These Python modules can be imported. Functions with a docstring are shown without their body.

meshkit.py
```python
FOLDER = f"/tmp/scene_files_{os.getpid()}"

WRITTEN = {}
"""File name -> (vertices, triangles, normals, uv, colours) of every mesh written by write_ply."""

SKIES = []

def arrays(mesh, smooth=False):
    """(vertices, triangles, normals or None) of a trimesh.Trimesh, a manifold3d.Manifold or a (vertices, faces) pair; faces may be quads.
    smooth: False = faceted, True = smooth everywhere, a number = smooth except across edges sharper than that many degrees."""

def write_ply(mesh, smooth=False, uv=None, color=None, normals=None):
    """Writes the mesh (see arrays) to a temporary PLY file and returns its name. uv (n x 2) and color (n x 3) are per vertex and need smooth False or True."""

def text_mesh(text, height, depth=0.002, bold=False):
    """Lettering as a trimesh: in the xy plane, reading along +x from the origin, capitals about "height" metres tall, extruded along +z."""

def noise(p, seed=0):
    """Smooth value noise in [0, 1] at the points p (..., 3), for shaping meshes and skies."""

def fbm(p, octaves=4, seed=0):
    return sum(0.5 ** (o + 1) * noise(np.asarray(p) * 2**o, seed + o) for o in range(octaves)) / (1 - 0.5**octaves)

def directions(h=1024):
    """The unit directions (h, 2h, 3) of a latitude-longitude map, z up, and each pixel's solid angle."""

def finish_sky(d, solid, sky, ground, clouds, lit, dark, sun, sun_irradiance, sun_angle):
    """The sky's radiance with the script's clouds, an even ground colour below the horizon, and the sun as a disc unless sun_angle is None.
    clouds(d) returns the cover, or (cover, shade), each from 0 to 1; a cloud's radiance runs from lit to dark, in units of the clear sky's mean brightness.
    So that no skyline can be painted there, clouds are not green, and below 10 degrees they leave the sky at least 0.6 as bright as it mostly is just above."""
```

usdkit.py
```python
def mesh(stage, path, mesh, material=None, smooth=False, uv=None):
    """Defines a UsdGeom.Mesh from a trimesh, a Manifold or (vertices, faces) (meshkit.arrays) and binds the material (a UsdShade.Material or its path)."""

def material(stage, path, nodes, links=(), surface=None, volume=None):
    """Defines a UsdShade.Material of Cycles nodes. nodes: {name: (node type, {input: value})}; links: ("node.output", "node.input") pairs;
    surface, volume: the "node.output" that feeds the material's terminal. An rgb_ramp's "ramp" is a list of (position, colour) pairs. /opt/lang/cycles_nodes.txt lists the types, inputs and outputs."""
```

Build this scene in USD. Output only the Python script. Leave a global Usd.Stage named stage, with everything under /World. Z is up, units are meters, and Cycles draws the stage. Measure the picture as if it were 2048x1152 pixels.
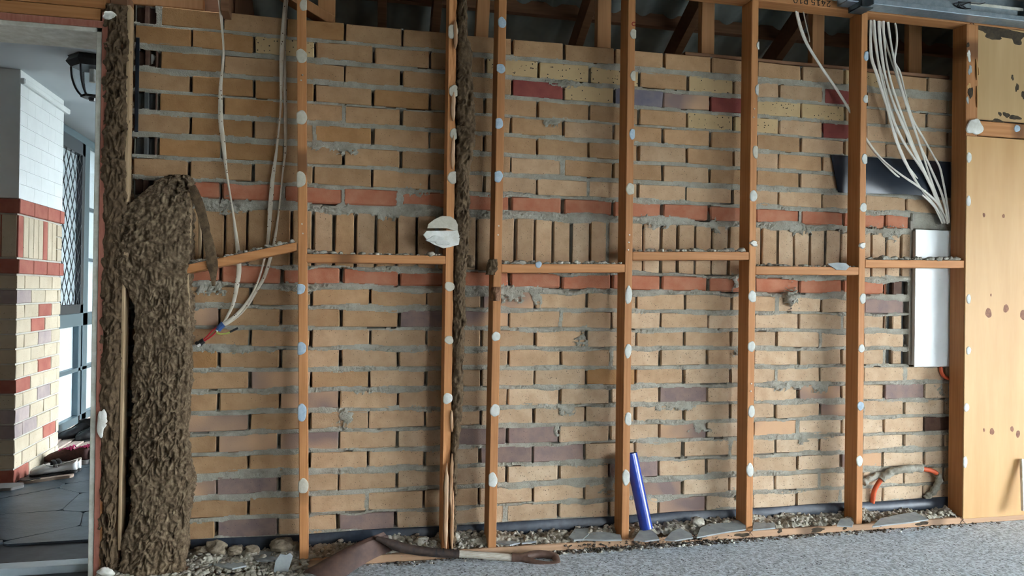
import math, random
import numpy as np, trimesh, usdkit, meshkit
from meshkit import noise, fbm
from pxr import Usd, UsdGeom, UsdLux, UsdShade, Gf, Sdf
from scipy.spatial import Voronoi
from shapely.geometry import Polygon, box as sbox

rng = random.Random(7)
nr = np.random.default_rng(7)
stage = Usd.Stage.CreateInMemory()
UsdGeom.SetStageUpAxis(stage, 'Z'); UsdGeom.SetStageMetersPerUnit(stage, 1.0)
UsdGeom.Xform.Define(stage, '/World'); UsdGeom.Scope.Define(stage, '/World/Looks')

# ------------------------------------------------------------------ camera, sky, exposure
FPX, EYE, YAW, PITCH, ROLL = 1550.0, np.array([-0.0593, -3.3173, 1.0133]), -0.23457, 0.005327, 0.013525
EXPOSURE, SKY_COLOR, SKY_GAIN = 3.55, (0.84, 0.93, 1.0), 1.0
def _r(axis, a):
    c, s = math.cos(a), math.sin(a)
    return np.array({'x': [[1,0,0],[0,c,-s],[0,s,c]], 'y': [[c,0,s],[0,1,0],[-s,0,c]], 'z': [[c,-s,0],[s,c,0],[0,0,1]]}[axis])
CAM = _r('y', ROLL) @ _r('x', -PITCH) @ _r('z', -YAW)          # rows: right, forward, up
cam = UsdGeom.Camera.Define(stage, '/World/camera')
cam.CreateHorizontalApertureAttr(36.0); cam.CreateVerticalApertureAttr(20.25)
cam.CreateFocalLengthAttr(36.0 * FPX / 2048); cam.CreateClippingRangeAttr(Gf.Vec2f(0.05, 500))
cam.CreateExposureAttr(EXPOSURE)
m4 = np.eye(4); m4[0,:3], m4[1,:3], m4[2,:3], m4[3,:3] = CAM[0], CAM[2], -CAM[1], EYE
cam.AddTransformOp().Set(Gf.Matrix4d(m4.tolist()))
dome = UsdLux.DomeLight.Define(stage, '/World/sky')
dome.CreateIntensityAttr(SKY_GAIN); dome.CreateColorAttr(Gf.Vec3f(*SKY_COLOR))

def at(x, y, Y=None, Z=None, X=None):
    """The point of the plane Y=, Z= or X= that the photograph shows at pixel x, y."""
    d = CAM.T @ np.array([(x-1024)/FPX, 1.0, (576-y)/FPX])
    t = (Y-EYE[1])/d[1] if Y is not None else (Z-EYE[2])/d[2] if Z is not None else (X-EYE[0])/d[0]
    return EYE + t*d

# ------------------------------------------------------------------ helpers
used = {}
def numbered(parent, name):
    k = (parent, name); n = used.get(k, 0); used[k] = n + 1
    return f'{parent}/{name}' if n == 0 else f'{parent}/{name}_{n:03d}'
def tag(p, label=None, cat=None, group=None, kind=None):
    p = p.GetPrim() if hasattr(p, 'GetPrim') else p
    for k, v in (('label', label), ('category', cat), ('group', group), ('kind', kind)):
        if v: p.SetCustomDataByKey(k, v)
    return p
def thing(name, label=None, cat=None, loc=(0,0,0), group=None, kind=None, parent='/World'):
    x = UsdGeom.Xform.Define(stage, numbered(str(parent.GetPath()) if hasattr(parent, 'GetPath') else parent, name))
    if any(loc): x.AddTranslateOp().Set(Gf.Vec3d(*map(float, loc)))
    x._loc = loc
    tag(x, label, cat, group, kind)
    return x
def obj(name, mesh, mat, parent='/World', smooth=False, label=None, cat=None, group=None, kind=None, local=False, uv=None):
    """One Mesh; its origin is moved to its own middle unless local."""
    pp = str(parent.GetPath()) if hasattr(parent, 'GetPath') else parent
    off = np.array(getattr(parent, '_loc', (0,0,0)), float)
    v, f = (np.asarray(mesh[0], float), np.asarray(mesh[1])) if isinstance(mesh, tuple) else (np.array(mesh.vertices), np.array(mesh.faces))
    v = v - off
    c = np.zeros(3) if local else (v.min(0) + v.max(0)) / 2
    m = usdkit.mesh(stage, numbered(pp, name), (v - c, f), M[mat], smooth)
    if c.any(): m.AddTranslateOp().Set(Gf.Vec3d(*map(float, c)))
    m._loc = off + c
    tag(m, label, cat, group, kind)
    return m
def cat_(ms): return trimesh.util.concatenate([m if isinstance(m, trimesh.Trimesh) else trimesh.Trimesh(*m, process=False) for m in ms])

def cbox(x0, x1, y0, y1, z0, z1, b=0.003):
    """A box with chamfered edges: 44 triangles."""
    lo, hi = np.array([x0,y0,z0], float), np.array([x1,y1,z1], float)
    b = min(b, 0.3*(hi-lo).min()); v = []; idx = {}
    for sx in (0,1):
        for sy in (0,1):
            for sz in (0,1):
                s = (sx,sy,sz)
                for k in range(3):
                    p = np.where(np.array(s)==1, hi-b, lo+b); p[k] = hi[k] if s[k] else lo[k]
                    idx[s,k] = len(v); v.append(p)
    f = []; ctr = (lo+hi)/2
    def poly(ids):
        pts = [v[i] for i in ids]; n = np.cross(pts[1]-pts[0], pts[2]-pts[0])
        if n @ (np.mean(pts, 0)-ctr) < 0: ids = ids[::-1]
        for i in range(1, len(ids)-1): f.append([ids[0], ids[i], ids[i+1]])
    for k in range(3):
        a, c = [i for i in range(3) if i != k]
        for s in (0,1):
            q = []
            for (i,j) in ((0,0),(1,0),(1,1),(0,1)):
                t = [0,0,0]; t[k]=s; t[a]=i; t[c]=j; q.append(idx[tuple(t),k])
            poly(q)
        for i in (0,1):
            for j in (0,1):
                t0=[0,0,0]; t1=[0,0,0]; t0[a]=t1[a]=i; t0[c]=t1[c]=j; t0[k]=0; t1[k]=1
                poly([idx[tuple(t0),a], idx[tuple(t1),a], idx[tuple(t1),c], idx[tuple(t0),c]])
    for s in np.ndindex(2,2,2): poly([idx[s,0], idx[s,1], idx[s,2]])
    return trimesh.Trimesh(np.array(v), np.array(f), process=False)

def obox(p, q, w, h, up=(0,0,1), b=0.002):
    """A chamfered bar from p to q, w wide and h thick."""
    p, q = np.array(p, float), np.array(q, float); d = q-p; L = np.linalg.norm(d); d = d/L
    s = np.cross(up, d); s /= np.linalg.norm(s); u = np.cross(d, s)
    m = cbox(0, L, -w/2, w/2, -h/2, h/2, b)
    m.vertices = p + np.outer(m.vertices[:,0], d) + np.outer(m.vertices[:,1], s) + np.outer(m.vertices[:,2], u)
    return m
def resample(pts, n):
    pts = np.array(pts, float)
    from scipy.interpolate import CubicSpline, PchipInterpolator
    t = np.r_[0, np.cumsum(np.linalg.norm(np.diff(pts, axis=0), axis=1))]
    return PchipInterpolator(t, pts)(np.linspace(0, t[-1], n))
def tube(pts, ra, rb=None, n=8, ref=(0,1,0), caps=True):
    """A tube along pts; ra across, rb along ref; radii may be arrays."""
    pts = np.array(pts, float); k = len(pts); rb = ra if rb is None else rb
    ra, rb = np.broadcast_to(ra, k), np.broadcast_to(rb, k)
    tan = np.gradient(pts, axis=0); tan /= np.linalg.norm(tan, axis=1, keepdims=True)
    ref = np.array(ref, float); s = np.cross(tan, ref); s /= np.linalg.norm(s, axis=1, keepdims=True) + 1e-9; u = np.cross(s, tan)
    a = np.linspace(0, 2*np.pi, n, endpoint=False)
    v = pts[:,None] + s[:,None]*(ra[:,None]*np.cos(a))[...,None] + u[:,None]*(rb[:,None]*np.sin(a))[...,None]
    v = v.reshape(-1,3); f = []
    for i in range(k-1):
        for j in range(n):
            A, B = i*n+j, i*n+(j+1)%n
            f += [[A, A+n, B+n], [A, B+n, B]]
    if caps:
        v = np.vstack([v, pts[0], pts[-1]])
        for j in range(n): f += [[k*n, j, (j+1)%n], [k*n+1, (k-1)*n+(j+1)%n, (k-1)*n+j]]
    m = trimesh.Trimesh(v, np.array(f), process=False); m.fix_normals() if False else None
    return m
def grid_faces(nu, nv):
    i = np.arange((nu-1)*(nv-1)); r, c = i//(nv-1), i%(nv-1); a = r*nv+c
    return np.vstack([np.c_[a, a+1, a+nv+1], np.c_[a, a+nv+1, a+nv]])
def extr(poly, y0, y1):
    """A polygon in x, z extruded from y0 to y1."""
    m = trimesh.creation.extrude_polygon(poly, 1.0, engine='earcut'); v = np.array(m.vertices)
    m.vertices = np.c_[v[:,0], y0 + (y1-y0)*v[:,2], v[:,1]]
    if y1 > y0: m.invert()
    return m
def blob(cx, cz, rx, rz, seed, n=22, rough=0.12):
    r = random.Random(seed); ph = [r.uniform(0, 6.28) for _ in range(4)]
    a = np.linspace(0, 2*np.pi, n, endpoint=False)
    q = 1 + rough*(0.5*np.sin(2*a+ph[0]) + 0.35*np.sin(3*a+ph[1]) + 0.25*np.sin(5*a+ph[2]))
    return np.c_[cx + rx*q*np.cos(a), cz + rz*q*np.sin(a)]
def pillow(pts, y0, t, inset=0.75):
    """A low rounded lump of outline pts (x, z) on the plane y0, t thick towards -y."""
    c = pts.mean(0); n = len(pts)
    r0 = np.c_[pts[:,0], np.full(n, y0), pts[:,1]]; p1 = c + (pts-c)*0.94; p2 = c + (pts-c)*inset
    r1 = np.c_[p1[:,0], np.full(n, y0-t*0.6), p1[:,1]]; r2 = np.c_[p2[:,0], np.full(n, y0-t), p2[:,1]]
    v = np.vstack([r0, r1, r2, [c[0], y0-t*1.05, c[1]], [c[0], y0, c[1]]]); f = []
    for k in range(2):
        for j in range(n):
            A, B = k*n+j, k*n+(j+1)%n; f += [[A, B, B+n], [A, B+n, A+n]]
    for j in range(n): f += [[2*n+j, 2*n+(j+1)%n, 3*n], [(j+1)%n, j, 3*n+1]]
    return trimesh.Trimesh(v, np.array(f), process=False)

# ------------------------------------------------------------------ materials
M = {}
def mat(name, base, c2=None, scale=20, rough=0.8, bump=0.0, bscale=120, var=0.0, spots=None, spot_scale=60, spot_size=0.12, stretch=None, coord='pos', metallic=0.0, mixpos=(0.35,0.65), spec=0.3, coat=0.0, dist=0.002, detail=5, extra=None):
    """A rough surface: base and c2 mixed by noise, spots of a third colour, per-object value variation, fine relief."""
    N = {'g': ('geometry', {}), 't': ('texture_coordinate', {}), 'p': ('principled_bsdf', {'roughness': rough, 'metallic': metallic, 'specular_ior_level': spec, 'coat_weight': coat}),
         'map': ('mapping', {'scale': stretch or (1,1,1)}),
         'n': ('noise_texture', {'scale': scale, 'detail': detail, 'roughness': 0.6}),
         'r': ('rgb_ramp', {'ramp': [(mixpos[0], base), (mixpos[1], c2 or base)]})}
    L = [('g.position' if coord == 'pos' else 't.object', 'map.vector'), ('map.vector', 'n.vector'), ('n.fac', 'r.fac')]
    col = 'r.color'
    if spots:
        N['v'] = ('voronoi_texture', {'scale': spot_scale}); N['sn'] = ('noise_texture', {'scale': spot_scale*0.35, 'detail': 1})
        N['sm'] = ('math', {'math_type': 'multiply', 'value2': spot_size*2}); N['st'] = ('math', {'math_type': 'less_than'})
        N['mx'] = ('mix', {'mix_type': 'mix', 'color2': spots})
        L += [('map.vector', 'v.vector'), ('map.vector', 'sn.vector'), ('sn.fac', 'sm.value1'), ('v.distance', 'st.value1'), ('sm.value', 'st.value2'), ('st.value', 'mx.fac'), (col, 'mx.color1')]
        col = 'mx.color'
    if var:
        N['o'] = ('object_info', {}); N['mr'] = ('map_range', {'from_min': 0.0, 'from_max': 1.0, 'to_min': 1-var, 'to_max': 1+var}); N['h'] = ('hsv', {'hue': 0.5, 'saturation': 1.0, 'fac': 1.0})
        L += [('o.random', 'mr.value'), ('mr.result', 'h.value'), (col, 'h.color')]; col = 'h.color'
    if extra: col = extra(N, L, col)
    L.append((col, 'p.base_color'))
    if bump:
        N['bn'] = ('noise_texture', {'scale': bscale, 'detail': 4, 'roughness': 0.65}); N['b'] = ('bump', {'strength': bump, 'distance': dist})
        L += [('map.vector', 'bn.vector'), ('bn.fac', 'b.height'), ('b.normal', 'p.normal')]
    M[name] = usdkit.material(stage, f'/World/Looks/{name}', N, L, surface='p.BSDF')

# the bricks run from orange clay to pale clay, paler towards the lower right
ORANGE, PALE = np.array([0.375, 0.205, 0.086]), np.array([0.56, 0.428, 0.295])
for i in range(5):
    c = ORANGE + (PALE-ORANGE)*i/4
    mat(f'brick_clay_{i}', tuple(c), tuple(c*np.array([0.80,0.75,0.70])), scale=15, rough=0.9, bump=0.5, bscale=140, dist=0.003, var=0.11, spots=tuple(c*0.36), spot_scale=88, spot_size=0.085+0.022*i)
mat('brick_speckled', (0.50,0.36,0.19), (0.44,0.31,0.16), scale=9, rough=0.9, bump=0.3, bscale=200, var=0.06, spots=(0.03,0.022,0.018), spot_scale=62, spot_size=0.16)
mat('brick_purple', (0.19,0.135,0.125), (0.27,0.185,0.15), scale=14, rough=0.9, bump=0.4, bscale=200, var=0.15, spots=(0.05,0.04,0.045), spot_scale=95, spot_size=0.1)
mat('brick_blue', (0.12,0.115,0.15), (0.19,0.16,0.17), scale=14, rough=0.85, bump=0.4, bscale=200, var=0.1)
mat('brick_flashed', (0.20,0.14,0.125), (0.50,0.31,0.18), scale=3.2, rough=0.9, bump=0.4, bscale=200, var=0.08, mixpos=(0.40,0.60), detail=2, spots=(0.08,0.06,0.05), spot_scale=90, spot_size=0.05)
mat('brick_red', (0.36,0.12,0.062), (0.43,0.185,0.108), scale=12, rough=0.92, bump=0.5, bscale=170, var=0.12, spots=(0.52,0.35,0.26), spot_scale=110, spot_size=0.05)
mat('brick_maroon', (0.20,0.045,0.04), (0.26,0.07,0.055), scale=14, rough=0.9, bump=0.4, bscale=200, var=0.1)
mat('brick_core', (0.045,0.055,0.058), (0.09,0.085,0.075), scale=18, rough=0.55, bump=0.4, bscale=120)
mat('brick_core_brown', (0.075,0.035,0.022), (0.11,0.06,0.04), scale=18, rough=0.75, bump=0.4, bscale=120)
mat('mortar', (0.285,0.265,0.21), (0.41,0.39,0.325), scale=16, rough=0.95, bump=1.0, bscale=170, dist=0.006, spots=(0.17,0.15,0.115), spot_scale=120, spot_size=0.09)
mat('mud', (0.085,0.055,0.030), (0.26,0.19,0.118), scale=58, rough=0.95, bump=0.7, bscale=300, dist=0.003, mixpos=(0.40,0.72))
mat('mud_dark', (0.075,0.047,0.025), (0.17,0.115,0.065), scale=40, rough=0.95, bump=0.7, bscale=300, dist=0.003, mixpos=(0.40,0.72))
def grain(nm, c1, c2, st, var=0.09, rough=0.62, knots=True, coord='t'):
    ex = None
    if knots:
        def ex(N, L, col):
            N['kv'] = ('voronoi_texture', {'scale': 1.0}); N['km'] = ('mapping', {'scale': tuple(1.6/x**0.5*2.2 for x in st)})
            N['kr'] = ('rgb_ramp', {'ramp': [(0.0,(1,1,1)),(0.10,(0.8,0.8,0.8)),(0.17,(0,0,0))]}); N['kx'] = ('mix', {'mix_type': 'mix', 'color2': tuple(np.array(c1)*0.38)})
            L += [('g.position','km.vector'),('km.vector','kv.vector'),('kv.distance','kr.fac'),('kr.color','kx.fac'),(col,'kx.color1')]
            return 'kx.color'
    mat(nm, c1, c2, scale=1.0, rough=rough, bump=0.12, bscale=2.0, var=var, stretch=st, mixpos=(0.3,0.7), detail=6, extra=ex)
grain('pine_upright', (0.36,0.145,0.048), (0.50,0.235,0.092), (70,70,2.2))
grain('pine_level', (0.37,0.15,0.05), (0.50,0.235,0.092), (2.2,70,70))
grain('pine_plate', (0.35,0.205,0.115), (0.47,0.295,0.18), (2.2,60,60), var=0.05)
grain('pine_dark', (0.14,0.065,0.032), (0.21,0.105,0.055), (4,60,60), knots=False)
grain('pine_post', (0.34,0.16,0.065), (0.44,0.22,0.095), (60,60,2.2), knots=False)
grain('pine_weathered', (0.30,0.20,0.11), (0.46,0.33,0.20), (70,70,3), knots=False)
grain('pine_eaten', (0.34,0.16,0.07), (0.58,0.42,0.27), (75,75,7), knots=False)
grain('ply_face', (0.46,0.255,0.095), (0.55,0.335,0.145), (9,9,1.1), var=0.0, rough=0.5, knots=False)
grain('ply_old', (0.40,0.25,0.11), (0.47,0.31,0.15), (14,14,1.5), var=0.0, knots=False)
mat('knot', (0.16,0.06,0.03), (0.26,0.11,0.05), scale=90, rough=0.6)
mat('stain', (0.035,0.026,0.018), (0.07,0.05,0.03), scale=50, rough=0.9)
mat('primer_red', (0.33,0.115,0.075), (0.42,0.17,0.12), scale=12, rough=0.6, bump=0.15, stretch=(8,8,1))
mat('white_old', (0.62,0.62,0.55), (0.46,0.45,0.37), scale=25, rough=0.6, bump=0.2, bscale=60)
mat('daub_white', (0.46,0.42,0.33), (0.54,0.50,0.41), scale=60, rough=0.75, bump=0.25, bscale=160)
mat('daub_pale', (0.50,0.50,0.45), (0.60,0.60,0.555), scale=60, rough=0.7, bump=0.3, bscale=160)
mat('daub_blue', (0.30,0.39,0.47), (0.44,0.51,0.56), scale=60, rough=0.7, bump=0.3, bscale=160)
mat('plaster', (0.74,0.73,0.68), (0.60,0.58,0.51), scale=30, rough=0.8, bump=0.4, bscale=140)
mat('plaster_grey', (0.25,0.275,0.275), (0.34,0.36,0.35), scale=22, rough=0.85, bump=0.3, bscale=150)
mat('cable', (0.56,0.53,0.46), (0.64,0.61,0.54), scale=18, rough=0.45, spec=0.4)
mat('cable_dirty', (0.50,0.43,0.32), (0.58,0.52,0.42), scale=26, rough=0.6, mixpos=(0.3,0.6), spots=(0.10,0.05,0.025), spot_scale=70, spot_size=0.16)
mat('box_white', (0.68,0.71,0.70), (0.65,0.68,0.67), scale=6, rough=0.32, spec=0.5, spots=(0.12,0.12,0.11), spot_scale=34, spot_size=0.03)
mat('fibro_grey', (0.27,0.25,0.21), (0.36,0.335,0.285), scale=14, rough=0.9, bump=0.3)
mat('film_black', (0.008,0.013,0.022), (0.014,0.020,0.030), scale=10, rough=0.27, spec=0.6, bump=0.10, bscale=14)
mat('film_navy', (0.010,0.016,0.028), (0.028,0.038,0.054), scale=24, rough=0.42, spec=0.5, bump=0.25, bscale=24)
mat('conduit_orange', (0.62,0.115,0.04), (0.50,0.09,0.04), scale=30, rough=0.5)
mat('wire_red', (0.42,0.03,0.03), rough=0.4); mat('wire_green', (0.42,0.44,0.10), rough=0.4); mat('black_plastic', (0.018,0.018,0.018), rough=0.45)
mat('tape_blue', (0.04,0.09,0.23), rough=0.35); mat('pipe_blue', (0.012,0.045,0.34), (0.016,0.055,0.38), rough=0.22, spec=0.6)
mat('concrete', (0.32,0.355,0.385), (0.68,0.75,0.795), scale=70, rough=0.9, bump=0.9, bscale=120, dist=0.006, spots=(0.085,0.09,0.095), spot_scale=62, spot_size=0.19, mixpos=(0.38,0.62))
mat('rubble', (0.27,0.24,0.185), (0.46,0.43,0.36), scale=40, rough=0.95, bump=0.7, bscale=240, dist=0.003)
mat('lump_brown', (0.16,0.125,0.085), (0.27,0.22,0.155), scale=40, rough=0.95, bump=0.7, bscale=200, dist=0.004); mat('grit_dark', (0.05,0.042,0.034), (0.16,0.13,0.10), scale=60, rough=0.95)
mat('chip_white', (0.66,0.64,0.58), (0.52,0.49,0.42), scale=60, rough=0.85)
mat('rust', (0.055,0.032,0.026), (0.105,0.06,0.045), scale=22, rough=0.62, metallic=0.25, bump=0.3, bscale=120, detail=8)
mat('rust_dark', (0.028,0.022,0.02), (0.07,0.045,0.035), scale=40, rough=0.6, metallic=0.2, bump=0.3)
mat('shaft_worn', (0.52,0.49,0.42), (0.36,0.31,0.24), scale=30, rough=0.7, stretch=(1,8,8), bump=0.2)
mat('grip_brown', (0.085,0.048,0.035), (0.13,0.075,0.055), scale=30, rough=0.55, bump=0.2)
mat('steel', (0.30,0.375,0.43), (0.42,0.49,0.53), scale=40, rough=0.42, metallic=0.75, spec=0.5)
mat('steel_dark', (0.045,0.06,0.065), (0.07,0.085,0.09), scale=20, rough=0.5, metallic=0.4)
mat('iron_black', (0.012,0.013,0.015), rough=0.4, spec=0.5)
mat('roof_sheet', (0.22,0.25,0.225), (0.30,0.33,0.30), scale=7, rough=0.85, bump=0.2)
mat('insulation', (0.42,0.43,0.40), (0.55,0.55,0.52), scale=25, rough=0.9, bump=0.5)
mat('paint_white', (0.74,0.78,0.78), (0.69,0.73,0.73), scale=7, rough=0.65, bump=0.2, bscale=90)
mat('ceiling_paint', (0.60,0.65,0.68), (0.57,0.62,0.65), scale=3, rough=0.8)
mat('pier_cream', (0.56,0.485,0.36), (0.50,0.42,0.30), scale=10, rough=0.9, bump=0.3, bscale=180, var=0.07, spots=(0.10,0.075,0.055), spot_scale=60, spot_size=0.09)
mat('pier_red', (0.33,0.10,0.075), (0.40,0.145,0.105), scale=12, rough=0.9, bump=0.3, var=0.1)
mat('pier_purple', (0.33,0.27,0.265), (0.43,0.35,0.32), scale=12, rough=0.9, bump=0.3, var=0.1, spots=(0.12,0.09,0.08), spot_scale=90, spot_size=0.06)
mat('pier_mortar', (0.52,0.50,0.45), (0.44,0.42,0.37), scale=30, rough=0.95, bump=0.4)
mat('slate', (0.034,0.050,0.066), (0.072,0.099,0.122), scale=5, rough=0.42, spec=0.4, bump=0.35, bscale=22, dist=0.006, var=0.12)
mat('slate_joint', (0.03,0.037,0.045), (0.05,0.06,0.07), scale=20, rough=0.5)
mat('sill_metal', (0.42,0.50,0.55), (0.48,0.56,0.60), scale=20, rough=0.4, metallic=0.3)
mat('door_black', (0.012,0.018,0.022), rough=0.35, spec=0.5)
mat('door_frame', (0.10,0.145,0.165), rough=0.35, metallic=0.4)
mat('deck', (0.40,0.30,0.25), (0.50,0.40,0.34), scale=20, rough=0.8, stretch=(8,1,8), var=0.12)
mat('leather_white', (0.78,0.79,0.79), (0.72,0.73,0.73), scale=30, rough=0.38)
mat('leather_black', (0.014,0.014,0.016), (0.028,0.028,0.03), scale=40, rough=0.5)
mat('rubber_black', (0.016,0.016,0.017), rough=0.65); mat('rubber_grey', (0.22,0.21,0.20), rough=0.7)
mat('sandal_tan', (0.36,0.27,0.21), (0.42,0.32,0.25), scale=40, rough=0.8); mat('lace_pink', (0.62,0.05,0.21), rough=0.6); mat('tab_red', (0.30,0.02,0.02), rough=0.6)
mat('buckle', (0.7,0.7,0.68), rough=0.25, metallic=0.8); mat('suede', (0.05,0.025,0.022), (0.09,0.04,0.035), scale=60, rough=0.9)
mat('marker', (0.01,0.009,0.008), rough=0.8); mat('marker_red', (0.22,0.012,0.012), rough=0.8)
mat('wall_paint', (0.36,0.33,0.28), rough=0.85); mat('ceiling_bare', (0.07,0.06,0.05), rough=0.9); mat('yard', (0.20,0.20,0.19), (0.15,0.155,0.14), scale=2, rough=0.95)
mat('nail', (0.55,0.5,0.42), rough=0.4, metallic=0.6)
def pane(name, tint, base, refl):
    M[name] = usdkit.material(stage, f'/World/Looks/{name}', {'t': ('transparent_bsdf', {'color': tint}), 'g': ('glossy_bsdf', {'roughness': 0.03, 'color': (0.95,0.97,1)}), 'w': ('layer_weight', {'blend': 0.5}), 'q': ('math', {'math_type': 'power', 'value2': 4.0}), 'f': ('math', {'math_type': 'multiply_add', 'value2': refl, 'value3': 0.03}), 'm': ('mix_closure', {})},
        [('w.facing', 'q.value1'), ('q.value', 'f.value1'), ('f.value', 'm.fac'), ('t.BSDF', 'm.closure1'), ('g.BSDF', 'm.closure2')], surface='m.closure')
pane('glass', (0.95,0.97,0.98), None, 0.45)
mat('curtain', (0.72,0.76,0.76), (0.62,0.67,0.68), scale=4, rough=0.9, stretch=(1,14,1))  # pale colour standing in for bright sky reflected in the entry glass

# ------------------------------------------------------------------ the garage shell and outdoors
ZF, YF, YB = -0.095, -0.13, -0.04             # floor, front and back of the stud frame
XR, YN = 6.4, -6.4
def struct(name, mesh, m, label=None, parent='/World', smooth=False): return obj(name, mesh, m, parent, smooth, label=label, kind='structure')
struct('floor', cbox(-2.6, XR, YN, 0.0, ZF-0.12, ZF, 0.001), 'concrete', 'rough grey exposed-aggregate concrete garage floor')
struct('ceiling', cbox(-2.6, XR, YN, -0.16, 2.66, 2.70, 0.001), 'ceiling_bare', 'dark bare garage ceiling above the stud frame')
struct('wall_left', cbox(-2.72, -2.6, YN, 0.11, ZF, 2.7, 0.001), 'wall_paint', 'plain garage side wall beyond the doorway')
struct('wall_front', cat_([cbox(-2.6, 2.6, YN-0.12, YN, ZF, 2.7, 0.001), cbox(4.0, XR, YN-0.12, YN, ZF, 2.7, 0.001), cbox(2.6, 4.0, YN-0.12, YN, ZF, .75, 0.001), cbox(2.6, 4.0, YN-0.12, YN, 1.85, 2.7, 0.001)]), 'wall_paint', 'plain garage wall behind the camera with a window opening added for fill light')  # unseen window opening added here to give frontal fill light
struct('wall_right', cat_([cbox(XR, XR+.12, -1.9, 0.11, ZF, 2.7, 0.001), cbox(XR, XR+.12, -5.9, -1.9, 1.74, 2.7, 0.001), cbox(XR, XR+.12, YN, -5.9, ZF, 2.7, 0.001)]), 'wall_paint', 'garage end wall with the wide open vehicle doorway')
struct('ground', cbox(-40, 60, -45, 45, -0.30, -0.22, 0.001), 'yard', 'open ground around the house')
struct('wall_end', cbox(3.14, XR, 0.0, 0.11, -.12, 2.7, .001), 'wall_paint', 'plain wall continuing behind the plywood')
wb = thing('wall_back', 'inner face of the cream clay brick wall laid with squeezed grey mortar', kind='structure')

# ------------------------------------------------------------------ brick wall
ROWS = [('c0',2.0916,2.0896),('c1',2.0070,1.9930),('c2',1.9164,1.9098),('c3',1.8284,1.8238),('c4',1.7486,1.7430),('c5',1.6617,1.6580),('c6',1.5715,1.5719),('c7',1.4862,1.4790),
        ('ru',1.4050,1.3940),('so',1.2246,1.2249),('rl',1.0690,1.0620),('l1',0.9822,0.9734),('l2',0.8957,0.8910),('l3',0.8119,0.8040),('l4',0.7261,0.7180),('l5',0.6397,0.6320),('l6',0.5538,0.5460),
        ('l7',0.4690,0.4630),('l8',0.3848,0.3790),('l9',0.3006,0.2950),('l10',0.2130,0.2080),('l11',0.1230,0.1190),('l12',0.0395,0.0365)]
PHASE = dict(c0=0,c1=1,c2=0,c3=1,c4=0,c5=1,c6=0,c7=1,ru=0,rl=0,l1=1,l2=0,l3=1,l4=0,l5=1,l6=0,l7=1,l8=0,l9=1,l10=0,l11=1,l12=0)
def zrow(a, b, x): return a + (b-a)*(np.asarray(x)-0.02)/2.15
TYPES = [(p, 'brick_purple') for p in ((838,637),(1060,868),(1112,905),(470,972),(490,1050),(740,1040),(1340,788),(1815,787),(1765,610),(1285,935),(1005,905),(962,858))] + \
        [(p, 'brick_flashed') for p in ((1035,602),(570,762),(640,798),(445,840),(640,883),(395,970),(1345,862),(1310,975),(1665,785),(1700,818),(1700,905),(950,650),(555,880),(405,640),(1560,860),(1070,905),(1590,865),(1370,1010),(1460,830),(525,1050),(1740,935))] + \
        [(p, 'brick_blue') for p in ((1285,195),)] + [(p, 'brick_flashed') for p in ((1345,202),)] + [(p, 'brick_core_brown') for p in ((1888,858),)] + \
        [(p, 'brick_maroon') for p in ((1075,185),(1450,207),(1690,190),(1685,268))] + \
        [(p, 'brick_speckled') for p in ((1030,143),(1125,152),(1205,160),(1415,170),(1175,190),(1395,205),(1415,245),(1560,218),(1645,225),(520,108),(1745,162),(1500,245))] + [(p, 'brick_clay_0') for p in ((1180,750),)]
TYPEPOS = [(at(*p, 0.0)[[0,2]], t) for p, t in TYPES]
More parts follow.
